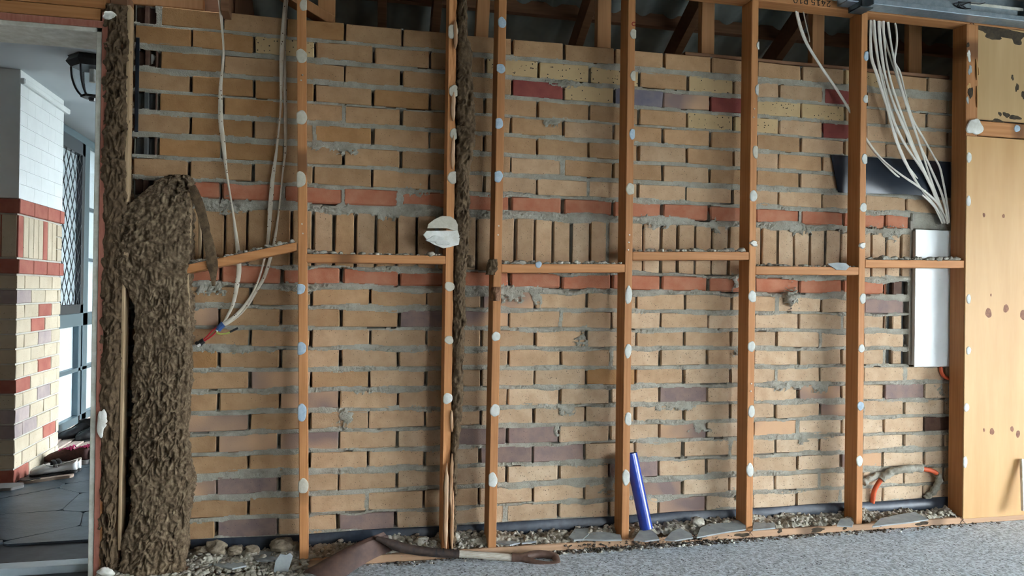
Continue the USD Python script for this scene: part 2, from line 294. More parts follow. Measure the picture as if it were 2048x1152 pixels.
RECT = []                                    # x0, x1, z0, z1, row
trim1 = thing('trim_1', 'decorative band of upright cream bricks between two red courses', kind='structure')
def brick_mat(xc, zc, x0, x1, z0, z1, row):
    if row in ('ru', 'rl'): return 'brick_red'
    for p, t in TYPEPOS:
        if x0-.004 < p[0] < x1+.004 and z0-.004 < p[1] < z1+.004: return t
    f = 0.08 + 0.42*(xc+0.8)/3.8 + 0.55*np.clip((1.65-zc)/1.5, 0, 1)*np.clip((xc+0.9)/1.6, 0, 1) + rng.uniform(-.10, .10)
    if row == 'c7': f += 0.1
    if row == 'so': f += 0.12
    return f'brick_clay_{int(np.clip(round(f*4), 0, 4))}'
def put_brick(x0, x1, z0, z1, row, mname=None, parent=None, name='brick', y0=None, y1=0.11):
    xc, zc = (x0+x1)/2, (z0+z1)/2
    m = cbox(x0, x1, 0.0, y1, z0, z1, 0.0035 if row not in ('ru','rl') else 0.007)
    v = np.array(m.vertices); j = nr.normal(0, 0.0011, v.shape); j[:,1] *= 0.5; v += np.where(np.abs(j) > .003, 0, j)
    t = rng.uniform(-1,1)*0.004; v[:,1] += (y0 if y0 is not None else rng.uniform(-.0015,.002)) + t*(v[:,0]-xc)/max(.1, x1-x0)
    v[:,2] += rng.uniform(-1,1)*0.006*(v[:,0]-xc)/max(.15, x1-x0)
    m.vertices = v
    RECT.append((x0, x1, z0, z1, row))
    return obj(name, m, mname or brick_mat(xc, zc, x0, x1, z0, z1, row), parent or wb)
XL, XRR = -0.815, 3.13
for row, za, zb in ROWS:
    if row == 'so': continue
    ph, low = PHASE[row], row.startswith('l') or row == 'rl'
    xs = [k*0.24 - (0.12 if ph else 0) for k in range(-4, 15)]
    h = 0.0368 if row not in ('ru','rl') else 0.0355
    for a, b in zip(xs[:-1], xs[1:]):
        x0, x1 = max(a, XL)+0.0052+rng.uniform(-.0025,.0025), min(b, XRR)-0.0052+rng.uniform(-.0025,.0025)
        if x1-x0 < 0.05 or x1 < -0.62 and low: continue
        rec = row in ('ru','rl','l1','l2','l3','l4')          # the bricks stop short at the electrical box
        if rec and x0 > 2.70: continue
        if rec: x1 = min(x1, 2.775 if row in ('l1','l3') else 2.64 if row in ('rl','l2','l4') else 2.775)
        if row in ('c5','c6') and x0 > 2.36: continue      # behind the black sheet
        z = float(zrow(za, zb, (x0+x1)/2)); hh = h + rng.uniform(-.0012,.0012)
        if x1 < -0.70 and not low and ph == 0:                  # cut hollow bricks at the toothed end
            t_ = thing('half_brick', parent=wb)
            RECT.append((x0, x1, z-hh, z+hh, row))
            core = 'brick_core_brown' if row in ('c0','c2','ru') else 'brick_core'
            obj('core', cbox(x0, x1, 0.035, 0.11, z-hh, z+hh), core, t_)
            obj('web', cbox(x0+.034, x0+.052, 0.004, 0.04, z-hh, z+hh), core, t_); obj('web', cbox(x1-.008, x1, 0.002, 0.04, z-hh, z+hh), 'brick_core_brown', t_)
            continue
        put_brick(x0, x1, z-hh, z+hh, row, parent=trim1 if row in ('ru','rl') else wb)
    if row in ('rl','l2','l4'):                                     # hollow cut ends beside the box
        z = float(zrow(za, zb, 2.7)); t_ = thing('half_brick', parent=wb if row != 'rl' else trim1); RECT.append((2.655, 2.775, z-h, z+h, row))
        obj('core', cbox(2.655, 2.775, 0.03, 0.11, z-h, z+h), 'brick_core', t_)
        obj('web', cbox(2.690, 2.745, 0.004, 0.04, z-h, z+h, .005), 'brick_clay_3' if row != 'rl' else 'brick_core_brown', t_)
for k in range(44):                                                 # upright bricks of the band
    xc = -0.8535 + 0.0864*k + rng.uniform(-.001,.001); wdt = 0.0375 + rng.uniform(-.0015,.0015)
    if xc < -0.62 or xc > 2.80: continue
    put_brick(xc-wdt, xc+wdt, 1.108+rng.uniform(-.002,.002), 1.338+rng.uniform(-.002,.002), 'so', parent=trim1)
for x0 in (2.44, 2.68):                                             # bricks behind the black sheet are cut back
    pass

# squeezed mortar: one relief over all joints
def build_mortar():
    g = 0.0035
    X = np.arange(-0.83, 3.14, g); Z = np.arange(-0.012, 2.133, g)
    GX, GZ = np.meshgrid(X, Z)
    s = np.full(GX.shape, 1.0); hx = np.full(GX.shape, 1.0); inb = np.zeros(GX.shape, bool)
    for x0, x1, z0, z1, row in RECT:                                # distance outside the nearest brick
        i0, i1 = np.searchsorted(X, [x0-.04, x1+.04]); j0, j1 = np.searchsorted(Z, [z0-.04, z1+.04])
        dx = np.maximum(x0-GX[j0:j1,i0:i1], GX[j0:j1,i0:i1]-x1); dz = np.maximum(z0-GZ[j0:j1,i0:i1], GZ[j0:j1,i0:i1]-z1)
        s[j0:j1,i0:i1] = np.minimum(s[j0:j1,i0:i1], np.maximum(dx, dz))
    P3 = lambda a, b, k: np.stack([GX*a + k*7.3, GZ*b + k*3.1, np.full(GX.shape, k*1.7)], -1)
    rough = 1-np.abs(2*noise(P3(70, 95, 1))-1); rough2 = noise(P3(190, 210, 2)); warp = (noise(P3(26, 26, 3))-.5)
    h = np.full(GX.shape, -0.048)
    nz = len(ROWS)
    edges = []
    for (r0, a0, b0), (r1, a1, b1) in zip(ROWS[:-1], ROWS[1:]):
        h0 = 0.115 if r0 == 'so' else 0.0368; h1 = 0.115 if r1 == 'so' else 0.0368
        edges.append((a0-h0, b0-h0, a1+h1, b1+h1, r0, r1))
    edges.append((0.003, 0.0, -0.02, -0.02, 'l12', 'base'))
    for k, (a0, b0, a1, b1, r0, r1) in enumerate(edges):
        zt, zb_ = zrow(a0, b0, GX), zrow(a1, b1, GX); zc, half = (zt+zb_)/2, np.abs(zt-zb_)/2
        sel = np.abs(GZ-zc) < 0.06
        q = np.stack([GX[sel]*5.5 + k*13.7, GX[sel]*0 + k*5.1, GX[sel]*0], -1)
        lush = 0.40 if r0[0] == 'c' and r1 != 'ru' else 0.85          # the lower courses were left rougher
        if 'so' in (r0, r1) or 'rl' in (r0, r1): lush = 1.2
        A = (0.0155*lush*fbm(q*np.array([1.3,1,1]), 3, seed=11) - 0.0035*lush - (0.002 if lush < 1 else 0))
        w = half[sel] + 0.001 + 0.022*lush*np.clip(fbm(q*np.array([.9,1,1])+31, 3, seed=5)-.34, 0, 1)
        off = -0.016*lush*np.clip(noise(q*np.array([1.6,1,1])+77, 9)-.45, -.2, 1) + 0.006*warp[sel]
        u = np.abs(GZ[sel]-zc[sel]-off)/w
        gr = np.clip((fbm(q*np.array([1.7,1,1])+53, 2, seed=15)-.36)*4, .15, 1.0)
        hb = A*(1-u**2.4) + (lush+.1)*gr*(0.0095*(rough[sel]-.55) + 0.0065*(rough2[sel]-.5))*np.clip(1.35-u, 0, 1)
        hb = np.where(u > 1.25, -1, hb)
        h[sel] = np.maximum(h[sel], hb)
    for x0, x1, z0, z1, row in RECT:                                # upright joints: partly filled, many open and dark
        r = random.Random(int(x0*1000)*31+int(z0*1000)); xc = x1+0.005
        i0, i1 = np.searchsorted(X, [xc-.03, xc+.03]); j0, j1 = np.searchsorted(Z, [z0-.004, z1+.004])
        gx, gz = GX[j0:j1,i0:i1], GZ[j0:j1,i0:i1]
        if gx.size == 0: continue
        full = r.random(); t = (gz-z0)/(z1-z0)
        dep = np.where(full < 0.10, 0.0005, -0.045 + 0.047*np.clip((np.abs(t-.5)-.5+r.uniform(.0,.16))/0.16, 0, 1)) if row != 'so' else np.where(full < 0.12, -.002, -0.045 + 0.045*np.clip((t-.9)/.1, 0, 1))
        w = 0.0055 + 0.006*r.random()*noise(np.stack([gx*0+x0*9, gz*25, gz*0], -1), 3)
        u = np.abs(gx-xc - 0.006*warp[j0:j1,i0:i1])/w
        hp = np.where(u < 1.6, dep*(1-.35*u**2) + 0.004*(rough[j0:j1,i0:i1]-.6), -1)
        h[j0:j1,i0:i1] = np.maximum(h[j0:j1,i0:i1], hp)
    for (px_, py_, rx, rz, a) in ((1580,572,16,22,.035),(1165,668,12,16,.014),(1000,575,24,12,.02),(1030,585,20,12,.016),(720,775,22,6,.010),(690,826,12,16,.012),(1120,148,24,8,.012),(1110,245,22,7,.010),(830,372,34,8,.006),(690,297,40,7,.010),
            (1075,590,10,14,.012),(1310,440,34,10,.012),(1430,440,14,14,.012),(770,425,24,9,.012),(700,410,40,7,.010),(1720,452,34,10,.014),(1770,462,16,14,.016),(1800,448,30,10,.016),(1400,852,16,10,.014),(1110,855,12,14,.014),(1130,815,14,10,.014),
            (1190,912,44,6,.006),(1215,960,14,18,.010),(1475,700,10,8,.016),(1560,770,44,7,.016),(1640,770,16,9,.012),(1600,880,16,8,.016),(1280,940,20,6,.008),(415,575,22,8,.018),(440,690,60,6,.010),(600,570,22,10,.008),(1745,940,26,12,.016),(1900,770,20,14,.010),(460,405,30,12,.010),(1480,975,18,14,.014),(1600,455,30,9,.012),(1470,560,8,14,.014),(1350,812,24,6,.012)):
        c = at(px_, py_, 0.0); sx, sz = rx/395, rz/395
        zj = min((float((zrow(e[0],e[1],c[0])+zrow(e[2],e[3],c[0]))/2) for e in edges), key=lambda z_: abs(z_-c[2])); c[2] = zj - min(.5*sz, max(-.2*sz, zj-c[2]))
        d = ((GX-c[0])/sx + 2.2*warp)**2 + ((GZ-c[2])/sz + 2.0*(rough-.5))**2
        h = np.maximum(h, np.where(d < 1, (a if a > .03 else .55*a)*np.clip(1-d, 0, 1)**.8 + 0.006*(rough-.55), -1))
    ok = (h > -0.0025) | (s > -0.0035)
    h = np.where((s < 0) & (h < -.0025), -0.004, h)
    hole = (GX > 2.785) & (GZ > 0.665) & (GZ < 1.435) | (GX > 2.335) & (GZ > 1.53) & (GZ < 1.70) & (s > 0.02)
    ok &= ~hole
    v = np.stack([GX, -h, GZ], -1).reshape(-1, 3); f = grid_faces(*GX.shape); k = ok.ravel()
    f = f[k[f].all(1)]; ids = np.unique(f); inv = np.zeros(len(v), int); inv[ids] = np.arange(len(ids))
    return v[ids], inv[f]
mv, mf = build_mortar()
obj('mortar', (mv, mf), 'mortar', wb, smooth=True, label='grey mortar squeezed rough out of the joints', kind='stuff', local=True)
obj('backing', cat_([cbox(XL, 3.14, 0.112, 0.122, -0.02, 2.12, .001)]), 'fibro_grey', wb, label='outer face of the brick wall')
obj('infill', cbox(2.34, 3.03, 0.05, 0.11, 1.52, 1.71, .003), 'fibro_grey', wb, label='grey rendered recess behind the black sheet')
obj('reveal', cat_([cbox(2.79, 3.03, 0.05, 0.11, 0.67, 1.44, .003), cbox(2.715+.066, 2.80, -0.004, 0.06, 0.675, 1.40, .004)]), 'fibro_grey', wb, label='grey cement edge of the electrical box recess')
obj('infill', cbox(2.79, 3.03, -0.002, 0.06, 1.355, 1.44, .006), 'mortar', wb, label='rough mortar patch above the electrical box')
obj('timber_capping', cbox(1.55, 3.02, 0.01, 0.06, 2.131, 2.148, .003), 'pine_dark', wb, label='thin brown timber strip along the wall top')

# damp-proof sheet showing along the foot of the wall
n = 160; dx = np.linspace(-0.70, 3.02, n)
top = 0.004 + 0.004*np.sin(dx*9)*noise(np.stack([dx*4, dx*0, dx*0], -1), 2); bul = 0.004+0.010*noise(np.stack([dx*7, dx*0+3, dx*0], -1), 4) + 0.012*np.clip((dx-2.3)*3, 0, 1)
prof = [(0.0, 0.0, 0.002), (1.0, 0.0, 0.004), (1.0, -0.035, 0.010), (0.6, -0.062, 0.012), (0.0, -0.085, 0.006)]
dv = np.array([[x, -(bul[i]*a+c), top[i]+b] for i, x in enumerate(dx) for a, b, c in prof])
obj('damp_course', (dv, grid_faces(n, len(prof))[:, ::-1]), 'film_navy', smooth=True, label='glossy navy black damp-proof sheet along the foot of the brick wall', cat='plastic sheet')

# ------------------------------------------------------------------ stud frame
ZB, ZT = -0.062, 2.365
def stud_mesh(x0, x1, z0=ZB, z1=ZT, y0=YF, y1=YB): return cbox(x0, x1, y0, y1, z0, z1, 0.0025)
def daub(parent, px_, py_, rx, rz, kind, x0, x1, seed, y=YF):
    c = at(px_, py_, y); q = blob(c[0], c[2], rx/430, rz/430, seed, 22, .10)
    q[:,0] = np.clip(q[:,0], x0-.0035, x1+.0035)
    obj('adhesive_daub', pillow(q, y+.0005, 0.004), 'daub_'+kind, parent, smooth=40)
STUDS = {
 1: (-.1765,-.1415,'pine stud furthest left, beside the hanging white cables',[(608,10,7,11,'white'),(603,112,10,12,'white'),(602,235,10,13,'white'),(600,359,10,14,'white'),(599,578,10,9,'blue'),(602,697,9,11,'blue'),(603,825,9,15,'blue'),(606,972,9,14,'white')]),
 2: (.4190,.4540,'pine stud with a broken white plaster disc, eaten by termites on its right edge',[(905,63,10,13,'white'),(909,182,10,11,'white'),(908,268,8,10,'white'),(906,355,10,12,'white'),(899,573,9,9,'white'),(898,680,8,8,'white'),(895,797,9,10,'pale')]),
 3: (.6210,.6560,'pine stud standing just right of the black termite column',[(1004,45,8,10,'blue'),(1001,137,9,9,'blue'),(997,247,9,10,'blue'),(996,353,9,11,'blue'),(992,673,8,9,'pale'),(990,821,9,12,'pale'),(985,960,9,14,'pale')]),
 4: (1.2097,1.2447,'pine stud with the blue pipe leaning behind its foot',[(1268,68,8,10,'white'),(1268,152,8,10,'white'),(1265,268,7,10,'blue'),(1261,378,9,12,'white'),(1257,590,7,18,'pale'),(1256,702,7,14,'pale'),(1257,838,8,13,'pale'),(1252,955,8,15,'pale')]),
 5: (1.8121,1.8471,'pine stud at centre right carrying a white plug at noggin height',[(1518,91,6,8,'pale'),(1516,180,7,11,'pale'),(1512,304,8,13,'white'),(1507,392,8,12,'pale'),(1505,593,9,12,'pale'),(1503,693,8,11,'pale'),(1503,823,8,12,'pale'),(1500,940,8,14,'pale')]),
 6: (2.3896,2.4246,'pine stud directly left of the fan of white cables',[(1733,112,7,10,'blue'),(1732,198,7,9,'pale'),(1730,318,8,11,'pale'),(1727,415,8,10,'pale'),(1726,597,8,11,'pale'),(1723,697,7,9,'pale'),(1721,812,8,9,'blue'),(1719,922,8,11,'pale')]),
 7: (2.9863,3.0560,'double-width reddish pine stud between the electrical box and the plywood',[])}
SO = {}; LEAN = {1:-.01875, 3:.006}; LEANZ = {1:1.36, 3:1.1}
for k in range(1, 8): LEAN.setdefault(k, 0.0); LEANZ.setdefault(k, 0.0)
for k, (x0, x1, lab, ds) in STUDS.items():
    s = SO[k] = thing('wall_stud', lab, 'timber stud', ((x0+x1)/2, (YF+YB)/2, ZB), 'studs of the open wall frame')
    if k != 2:
        m = stud_mesh(x0, x1); v = np.array(m.vertices); v[:,0] += LEAN[k]*(v[:,2]-LEANZ[k]); m.vertices = v; obj('timber', m, 'pine_upright', s)
    for i, d in enumerate(ds):
        o = LEAN[k]*(at(d[0], d[1], YF)[2]-LEANZ[k]); daub(s, *d, x0+o, x1+o, k*100+i)
    for py_ in {1:(150,161,448,467),3:(452,470),4:(470,485,500),5:(218,235,767,782),6:()}.get(k, ()):
        z = at(1000 if k == 3 else 605 if k == 1 else 1262 if k == 4 else 1510, py_, YF)[2]; xx = (x0+x1)/2 + rng.uniform(-.004,.004) + LEAN[k]*(z-LEANZ[k])
        c = trimesh.creation.cylinder(0.0032, 0.006, sections=8); c.apply_transform(trimesh.transformations.rotation_matrix(math.pi/2, [1,0,0])); c.apply_translation([xx, YF-.001, z]); obj('nail', c, 'nail', s)
# the second stud: sound on the left, gnawed away on the right below and above
nz = 320; zz = np.linspace(ZB, ZT, nz); prof_y = [YB, YF, YF, YF, YF, YB]
ragged = 0.454 - 0.006*fbm(np.stack([zz*22, zz*0, zz*0], -1), 3, 5) - 0.0*zz
gn = np.clip((0.42-zz)/.12, 0, 1)*0.8 + np.clip((zz-1.72)/.1, 0, 1)*0.6; depth = 0.012*gn
rows = []
for i, z in enumerate(zz):
    f = fbm(np.array([[z*30, k*.9, 1.3] for k in range(9)]), 3, 8)
    r = [(0.419, YB, z)]
    for k in range(9):
        x = 0.419 + (ragged[i]-0.419)*k/8
        r.append((x, YF + depth[i]*2.6*f[k]*min(1, .25+k/6), z))
    r.append((ragged[i], YB, z)); rows.append(r)
obj('timber', (np.array(rows).reshape(-1,3), grid_faces(nz, 11)[:, ::-1]), 'pine_upright', SO[2], smooth=30, local=True)
for z0, z1, x0, w in ((0.43,.52,.446,.013),(-.06,.30,.424,.020),(-.06,.20,.452,.016),(.10,.34,.447,.015),(2.02,2.14,.436,.018),(1.72,1.84,.432,.018),(1.52,1.66,.434,.016)):
    a = np.linspace(z0, z1, 14); wob = 0.005*(noise(np.stack([a*40, a*0, a*0+z0*9], -1), 4)-.5)
    obj('splinter', tube(np.c_[x0+wob+w/2, np.full(14, YF-.003)+wob, a], w*.5*np.clip(np.sin(np.linspace(.15, 3.0, 14))*1.5, .15, 1), .006, 7, (0,1,0)), 'pine_eaten', SO[2], smooth=30, label='pale gnawed splinter')
for k, (px_, py_) in {5: (1507,487), 6: (1724,491)}.items():
    c = at(px_, py_, YF); q = blob(c[0], c[2], .021, .013, k, 14, .35); obj('wall_plug', pillow(q, YF+.001, .009), 'plaster', SO[k], smooth=30, label='crumpled white plug')
def nog(label, a0, a1, b0, b1, dz=0.035, m='pine_level'):
    """x0, x1 and the height of the top edge at each end."""
    t = thing('noggin', label, 'timber noggin', ((a0+a1)/2, (YF+YB)/2, min(b0, b1)-dz), 'noggins between the studs')
    msh = cbox(a0, a1, YF, YB, 0, dz, .0025); v = np.array(msh.vertices); v[:,2] += b0-dz + (b1-b0)*(v[:,0]-a0)/(a1-a0); msh.vertices = v
    obj('timber', msh, m, t)
    # crumbs and dropped mortar along the top
    r = random.Random(int(a0*100)+5); ms = []
    for i in range(int((a1-a0)*190)):
        x = r.uniform(a0+.01, a1-.01); cl = 0.35+0.65*noise(np.array([[x*9, a0, 0]]), 3)[0]; rad = (.003+.015*r.random()**2)*cl
        mm = trimesh.creation.icosphere(1, 1.0); vv = mm.vertices*np.array([r.uniform(.8,1.9), r.uniform(.8,1.4), r.uniform(.45,.9)])*rad; vv += nr.normal(0, rad*.16, vv.shape)
        mm.vertices = vv + [x, r.uniform(YF+.002, YF+.035), b0+(b1-b0)*(x-a0)/(a1-a0)+rad*.6]; ms.append(mm)
    obj('mortar_crumbs', cat_(ms), 'rubble' if r.random() < .7 else 'mortar', t, smooth=True, label='grey mortar crumbs lying on top', kind='stuff')
    return t
nog('sloping reddish noggin tilted up to the right, under the left cables', -.588, -.178, 1.1010, 1.2005, .034)
nog('level noggin just left of the broken white plaster disc', -.141, .419, 1.155, 1.160, .034)
nog('noggin right of the black termite column with one blue daub', .656, 1.2097, 1.131, 1.143, .037)
nog('noggin in the fourth bay, dark knot near its left end', 1.2447, 1.8121, 1.198, 1.212, .037)
nog('noggin left of the cable fan, with a grey plaster flake on it', 1.8471, 2.3896, 1.147, 1.154, .038)
nog('noggin crossing in front of the white electrical box', 2.4246, 2.9863, 1.190, 1.199, .037)
def fragment(name, label, pts, mat_, Y=None, Z=None, t=0.005, group=None, cat='plaster fragment', rot=0):
    """A flat broken piece whose outline is given in pixels, lying on Z= or standing on Y=."""
    q = np.array([at(*p, Y=Y, Z=Z) for p in pts])
    if Y is not None: m = extr(Polygon(q[:,[0,2]]).buffer(.0015), Y, Y-t)
    else:
        m = trimesh.creation.extrude_polygon(Polygon(q[:,:2]).buffer(.0015), t, engine='earcut'); m.apply_translation([0,0,Z])
        m.vertices = np.array(m.vertices) + np.c_[np.zeros((len(m.vertices),2)), 0.08*(np.array(m.vertices)[:,1]-q[:,1].mean())]
    return obj(name, m, mat_, label=label, cat=cat, group=group)
fragment('plaster_flake', 'thin pale grey flake on the noggin left of the cable fan', [(1655,528),(1672,526),(1690,527),(1697,533),(1690,540),(1672,539)], 'plaster_grey', Y=YF-.001, t=.006)
obj('adhesive_daub', pillow(blob(*at(1077,529,YF)[[0,2]], .014, .015, 55), YF, .005), 'daub_blue', smooth=40, label='blue grey adhesive daub stuck on the noggin right of the termite column', cat='adhesive')
# plates
bp = thing('bottom_plate', 'long pale pine bottom plate lying on the floor under the studs', 'timber plate', (1.4, -.085, ZF))
obj('timber', cbox(-.60, 3.75, YF-.001, YB, ZF, ZB, .003), 'pine_plate', bp)
for i, (px_, py_) in enumerate(((1500,1065),(1925,1040))):
    c = at(px_, py_, YF-.002)
    obj('marker_cross', cat_([obox(c+np.array([-s*.014,0,-.013]), c+np.array([s*.014,0,.013]), .0008, .003, (0,1,0), .0002) for s in (-1,1)]), 'marker', bp, label='pencilled X')
for px_, py_, w in ((1485,1070,14),(1635,1060,16),(1845,1047,14),(1560,1062,5),(1760,1050,4),(1390,1075,22),(1690,1056,4)):
    c = at(px_, py_, YF-.002); obj('stain', pillow(blob(c[0], c[2], w/400, .010, px_, 16, .4), YF-.0009, .0012), 'stain', bp, label='dark hole or stain')
tp = thing('top_plate', 'brown pine top plate above the studs marked 2415 P10', 'timber plate', (1.4, -.085, ZT))
obj('timber', cbox(-.90, 3.75, YF, YB, ZT, ZT+.040, .003), 'pine_level', tp)
tx = meshkit.text_mesh('2415 P10', 0.026, 0.0008); tx.apply_transform(trimesh.transformations.rotation_matrix(math.pi/2, [1,0,0])); tx.apply_translation(-tx.bounds.mean(0)); tx.apply_transform(trimesh.transformations.rotation_matrix(math.pi, [0,1,0]))
c = at(1624, 5, YF); s_ = 0.195/np.ptp(tx.bounds[:,0]); tx.apply_scale([s_,1,s_*.9]); tx.apply_translation([c[0], YF-.0005, c[2]+.002]); obj('lettering', tx, 'marker', tp, label='hand lettering 2415 P10, upside down')
for px_, py_ in ((1944,44),(1728,20)):
    c = at(px_, py_, YF-.001); obj('marker_cross', cat_([obox(c+np.array([-s*.012,0,-.012]), c+np.array([s*.012,0,.012]), .0008, .003, (0,1,0), .0002) for s in (-1,1)]), 'marker', tp, label='pencilled X')
c = at(1268, 48, YF-.0005); a = np.linspace(.7, 5.6, 16); obj('marker_ring', tube(np.c_[c[0]+.009*np.cos(a), np.full(16, c[1]), c[2]+.008*np.sin(a)], .0018, .0006, 6), 'marker_red', SO[4], label='red crayon mark')
# plywood at the right
YP = YF-.007
pw = thing('plywood_sheet', 'large knotty plywood sheet, lower right, beside the double stud', 'plywood', (3.4, YP, 0))
obj('panel', cbox(2.9870, 3.75, YP, YF-.0002, ZB-.006, 1.812, .0015), 'ply_face', pw)
for px_, py_, r in ((1977,626,7),(2012,617,6),(2046,630,7),(1984,863,5),(2024,858,4),(2036,868,5),(1968,430,3),(2007,432,3),(1968,860,2.5),(1982,590,2)):
    c = at(px_, py_, YP); obj('knot', pillow(blob(c[0], c[2], r/360, r*1.35/360, px_, 16, .15), YP+.0006, .0011), 'knot', pw, smooth=40, label='dark brown knot')
for i, d in enumerate(((1938,315,6,12,'pale'),(1937,402,6,11,'pale'),(1937,598,6,10,'pale'),(1937,701,6,9,'pale'),(1933,815,7,9,'pale'),(1930,924,6,12,'pale'))):
    daub(pw, *d, 2.987, 3.1, 700+i, y=YP)
pu = thing('plywood_sheet', 'smaller stained plywood sheet in the top right corner', 'plywood', (3.4, YF, 1.9))
obj('panel', cbox(3.0575, 3.75, YF+.005, YF+.014, 1.90, 2.364, .0015), 'ply_old', pu)
for px_, py_, w, h in ((2005,65,60,9),(1985,72,16,8),(2035,78,14,10),(2030,235,12,5),(2013,230,8,5),(1995,243,16,4),(2000,228,4,4),(2046,190,4,7),(2034,175,4,8),(2025,155,3,5)):
    c = at(px_, py_, YF+.005); obj('stain', pillow(blob(c[0], c[2], w/365, h/365, px_, 20, .4), YF+.0054, .0010), 'stain', pu, label='black mould stain')
nr_ = thing('noggin', 'ragged brown noggin between the two plywood sheets', 'timber noggin', (3.4, -.085, 1.82))
obj('timber', cbox(3.0565, 3.75, YF, YB, 1.820, 1.893, .004), 'pine_level', nr_); daub(nr_, 2034, 257, 8, 8, 'blue', 3.0, 3.75, 801)
def ragged_blob(name, label, px_, py_, rx, rz, mat_, Y, t, seed, cat, rough=.3):
    c = at(px_, py_, Y); return obj(name, pillow(blob(c[0], c[2], rx, rz, seed, 30, rough), Y, t, .6), mat_, smooth=40, label=label, cat=cat)
ragged_blob('plaster_lump', 'torn white plaster lump where the plywood sheets meet the double stud', 1949, 254, .043, .044, 'plaster', YF-.008, .010, 3, 'plaster')
fragment('plaster_disc', 'upper half of a broken white plaster disc on the termite-eaten stud', [(855,456),(857,449),(868,440),(884,433),(900,434),(910,441),(914,450),(914,461),(902,459),(893,456)], 'daub_white', Y=YF-.002, t=.011, cat='plaster')
fragment('plaster_disc', 'lower half of a broken white plaster disc on the termite-eaten stud', [(847,470),(853,463),(914,462),(918,475),(916,489),(898,494),(886,496),(868,489),(855,481)], 'plaster', Y=YF-.002, t=.012, cat='plaster')
ragged_blob('plaster_crumb', 'torn paper-faced plaster scab on the lower half of the broken disc', 876, 481, .040, .018, 'daub_pale', YF-.013, .006, 12, 'plaster', .5)

# ------------------------------------------------------------------ termite work
def worm(p, k, s):
    """Twisted galleries: ridges and pits."""
    w = np.stack([noise(p*.55*k+9, s), noise(p*.55*k+40, s+1), noise(p*.55*k+80, s+2)], -1)
    q = p*k + 1.7*w
    a = 1-np.abs(2*noise(q, s+3)-1); b = 1-np.abs(2*noise(q*1.9+5, s+4)-1)
    return 0.65*a**1.5 + 0.35*b**1.3
def mud(z0, z1, left, right, yb, yf, amp, seed, g=0.0024, k=(55,55,26), edge=.006, round_=.5):
    nz = int((z1-z0)/g)+2; z = np.linspace(z0, z1, nz)
    L = np.interp(z, *zip(*left)); R = np.interp(z, *zip(*right))
    L = L + edge*2*(fbm(np.stack([z*28, z*0+seed, z*0], -1), 3, seed)-.5); R = R + edge*2*(fbm(np.stack([z*28, z*0+seed+9, z*0], -1), 3, seed+1)-.5)
    F = np.broadcast_to(np.interp(z, *zip(*yf)) if isinstance(yf, list) else yf, z.shape)
    wid = np.mean(R-L); dep = np.mean(yb-F); nu = int((wid+2*dep)/g)+4
    per = np.linspace(0, 2*dep+wid, nu); S1, S2 = dep, dep+wid
    u = np.clip((per-S1)/wid, 0, 1); d = np.where(per < S1, per/dep, np.where(per > S2, (2*dep+wid-per)/dep, 1.0))
    nx = np.where(per < S1, -1, np.where(per > S2, 1, 0)).astype(float); ny = np.where(nx == 0, -1.0, 0)
    ker = np.ones(7)/7; nx = np.convolve(np.pad(nx, 3, 'edge'), ker, 'valid'); ny = np.convolve(np.pad(ny, 3, 'edge'), ker, 'valid')
    X = L[:,None] + (R-L)[:,None]*u; Y = yb + (F[:,None]-yb)*d; Z = np.repeat(z[:,None], nu, 1)
    bow = 0.25*round_*dep*(1-(2*u-1)**2)*(d >= 1); Y = Y - bow
    P = np.stack([X*k[0]/55, Y*k[1]/55, Z*k[2]/55], -1)
    wm = worm(P, 82, seed); pit = np.clip(noise(P*60+3, seed+11)-.60, 0, 1)*2.2
    md = np.clip((fbm(P*9+20, 2, seed+15)-.22)*3.6, .6, 1.6); h = amp*md*(wm-.5) - amp*1.5*md*pit + amp*.9*(fbm(P*16, 3, seed+7)-.5)
    X = X + nx*h; Y = Y + ny*h
    v = np.stack([X, Y, Z], -1).reshape(-1,3); f = grid_faces(nz, nu)[:, ::-1]
    capi = len(v); v = np.vstack([v, [np.mean(X[0]), np.mean(Y[0]), z[0]], [np.mean(X[-1]), np.mean(Y[-1]), z[-1]]])
    f = np.vstack([f] + [[[capi, j+1, j], [capi+1, (nz-1)*nu+j, (nz-1)*nu+j+1]] for j in range(nu-1)])
    return v, f
obj('termite_nest', mud(-.07, 1.455, [(-.07,-.80),(.18,-.765),(.95,-.765),(1.02,-.80),(1.06,-.835),(1.29,-.835),(1.34,-.78),(1.42,-.71),(1.455,-.66)], [(-.07,-.575),(.10,-.575),(.25,-.560),(.45,-.585),(.75,-.575),(1.15,-.580),(1.36,-.578),(1.43,-.585),(1.455,-.60)], -.022, [(-.07,-.150),(.5,-.128),(1.2,-.137),(1.36,-.118),(1.455,-.06)], .016, 21), 'mud', smooth=True, label='thick slab of brown termite workings, crusted galleries, left of the cables', cat='termite nest', local=True)
es = thing('eaten_stud', 'doorway stud hollowed out and caked with dark termite mud', 'timber stud', (-.845, -.085, ZB))
obj('timber', cbox(-.872, -.808, YF+.012, YB, ZB, ZT-.24, .004), 'pine_dark', es)
obj('mud_crust', mud(-.06, 2.075, [(-.06,-.868),(.5,-.880),(1.0,-.880),(1.5,-.882),(2.1,-.884)], [(-.06,-.815),(.2,-.820),(.6,-.812),(1.0,-.812),(1.33,-.800),(1.5,-.808),(2.1,-.812)], YB, YF-.002, .017, 33, k=(55,55,20)), 'mud_dark', es, smooth=True, label='dark crust of termite galleries', local=True)
obj('timber_strip', cbox(-.810, -.796, YF, YF+.05, 1.335, 2.08, .002), 'pine_weathered', es, label='thin brown strip along the right edge of the stud, upper half')
obj('timber_strip', cbox(-.812, -.799, YF-.004, YF+.06, .02, 1.045, .003), 'pine_weathered', es, label='pale rounded strip along the right edge, lower half')
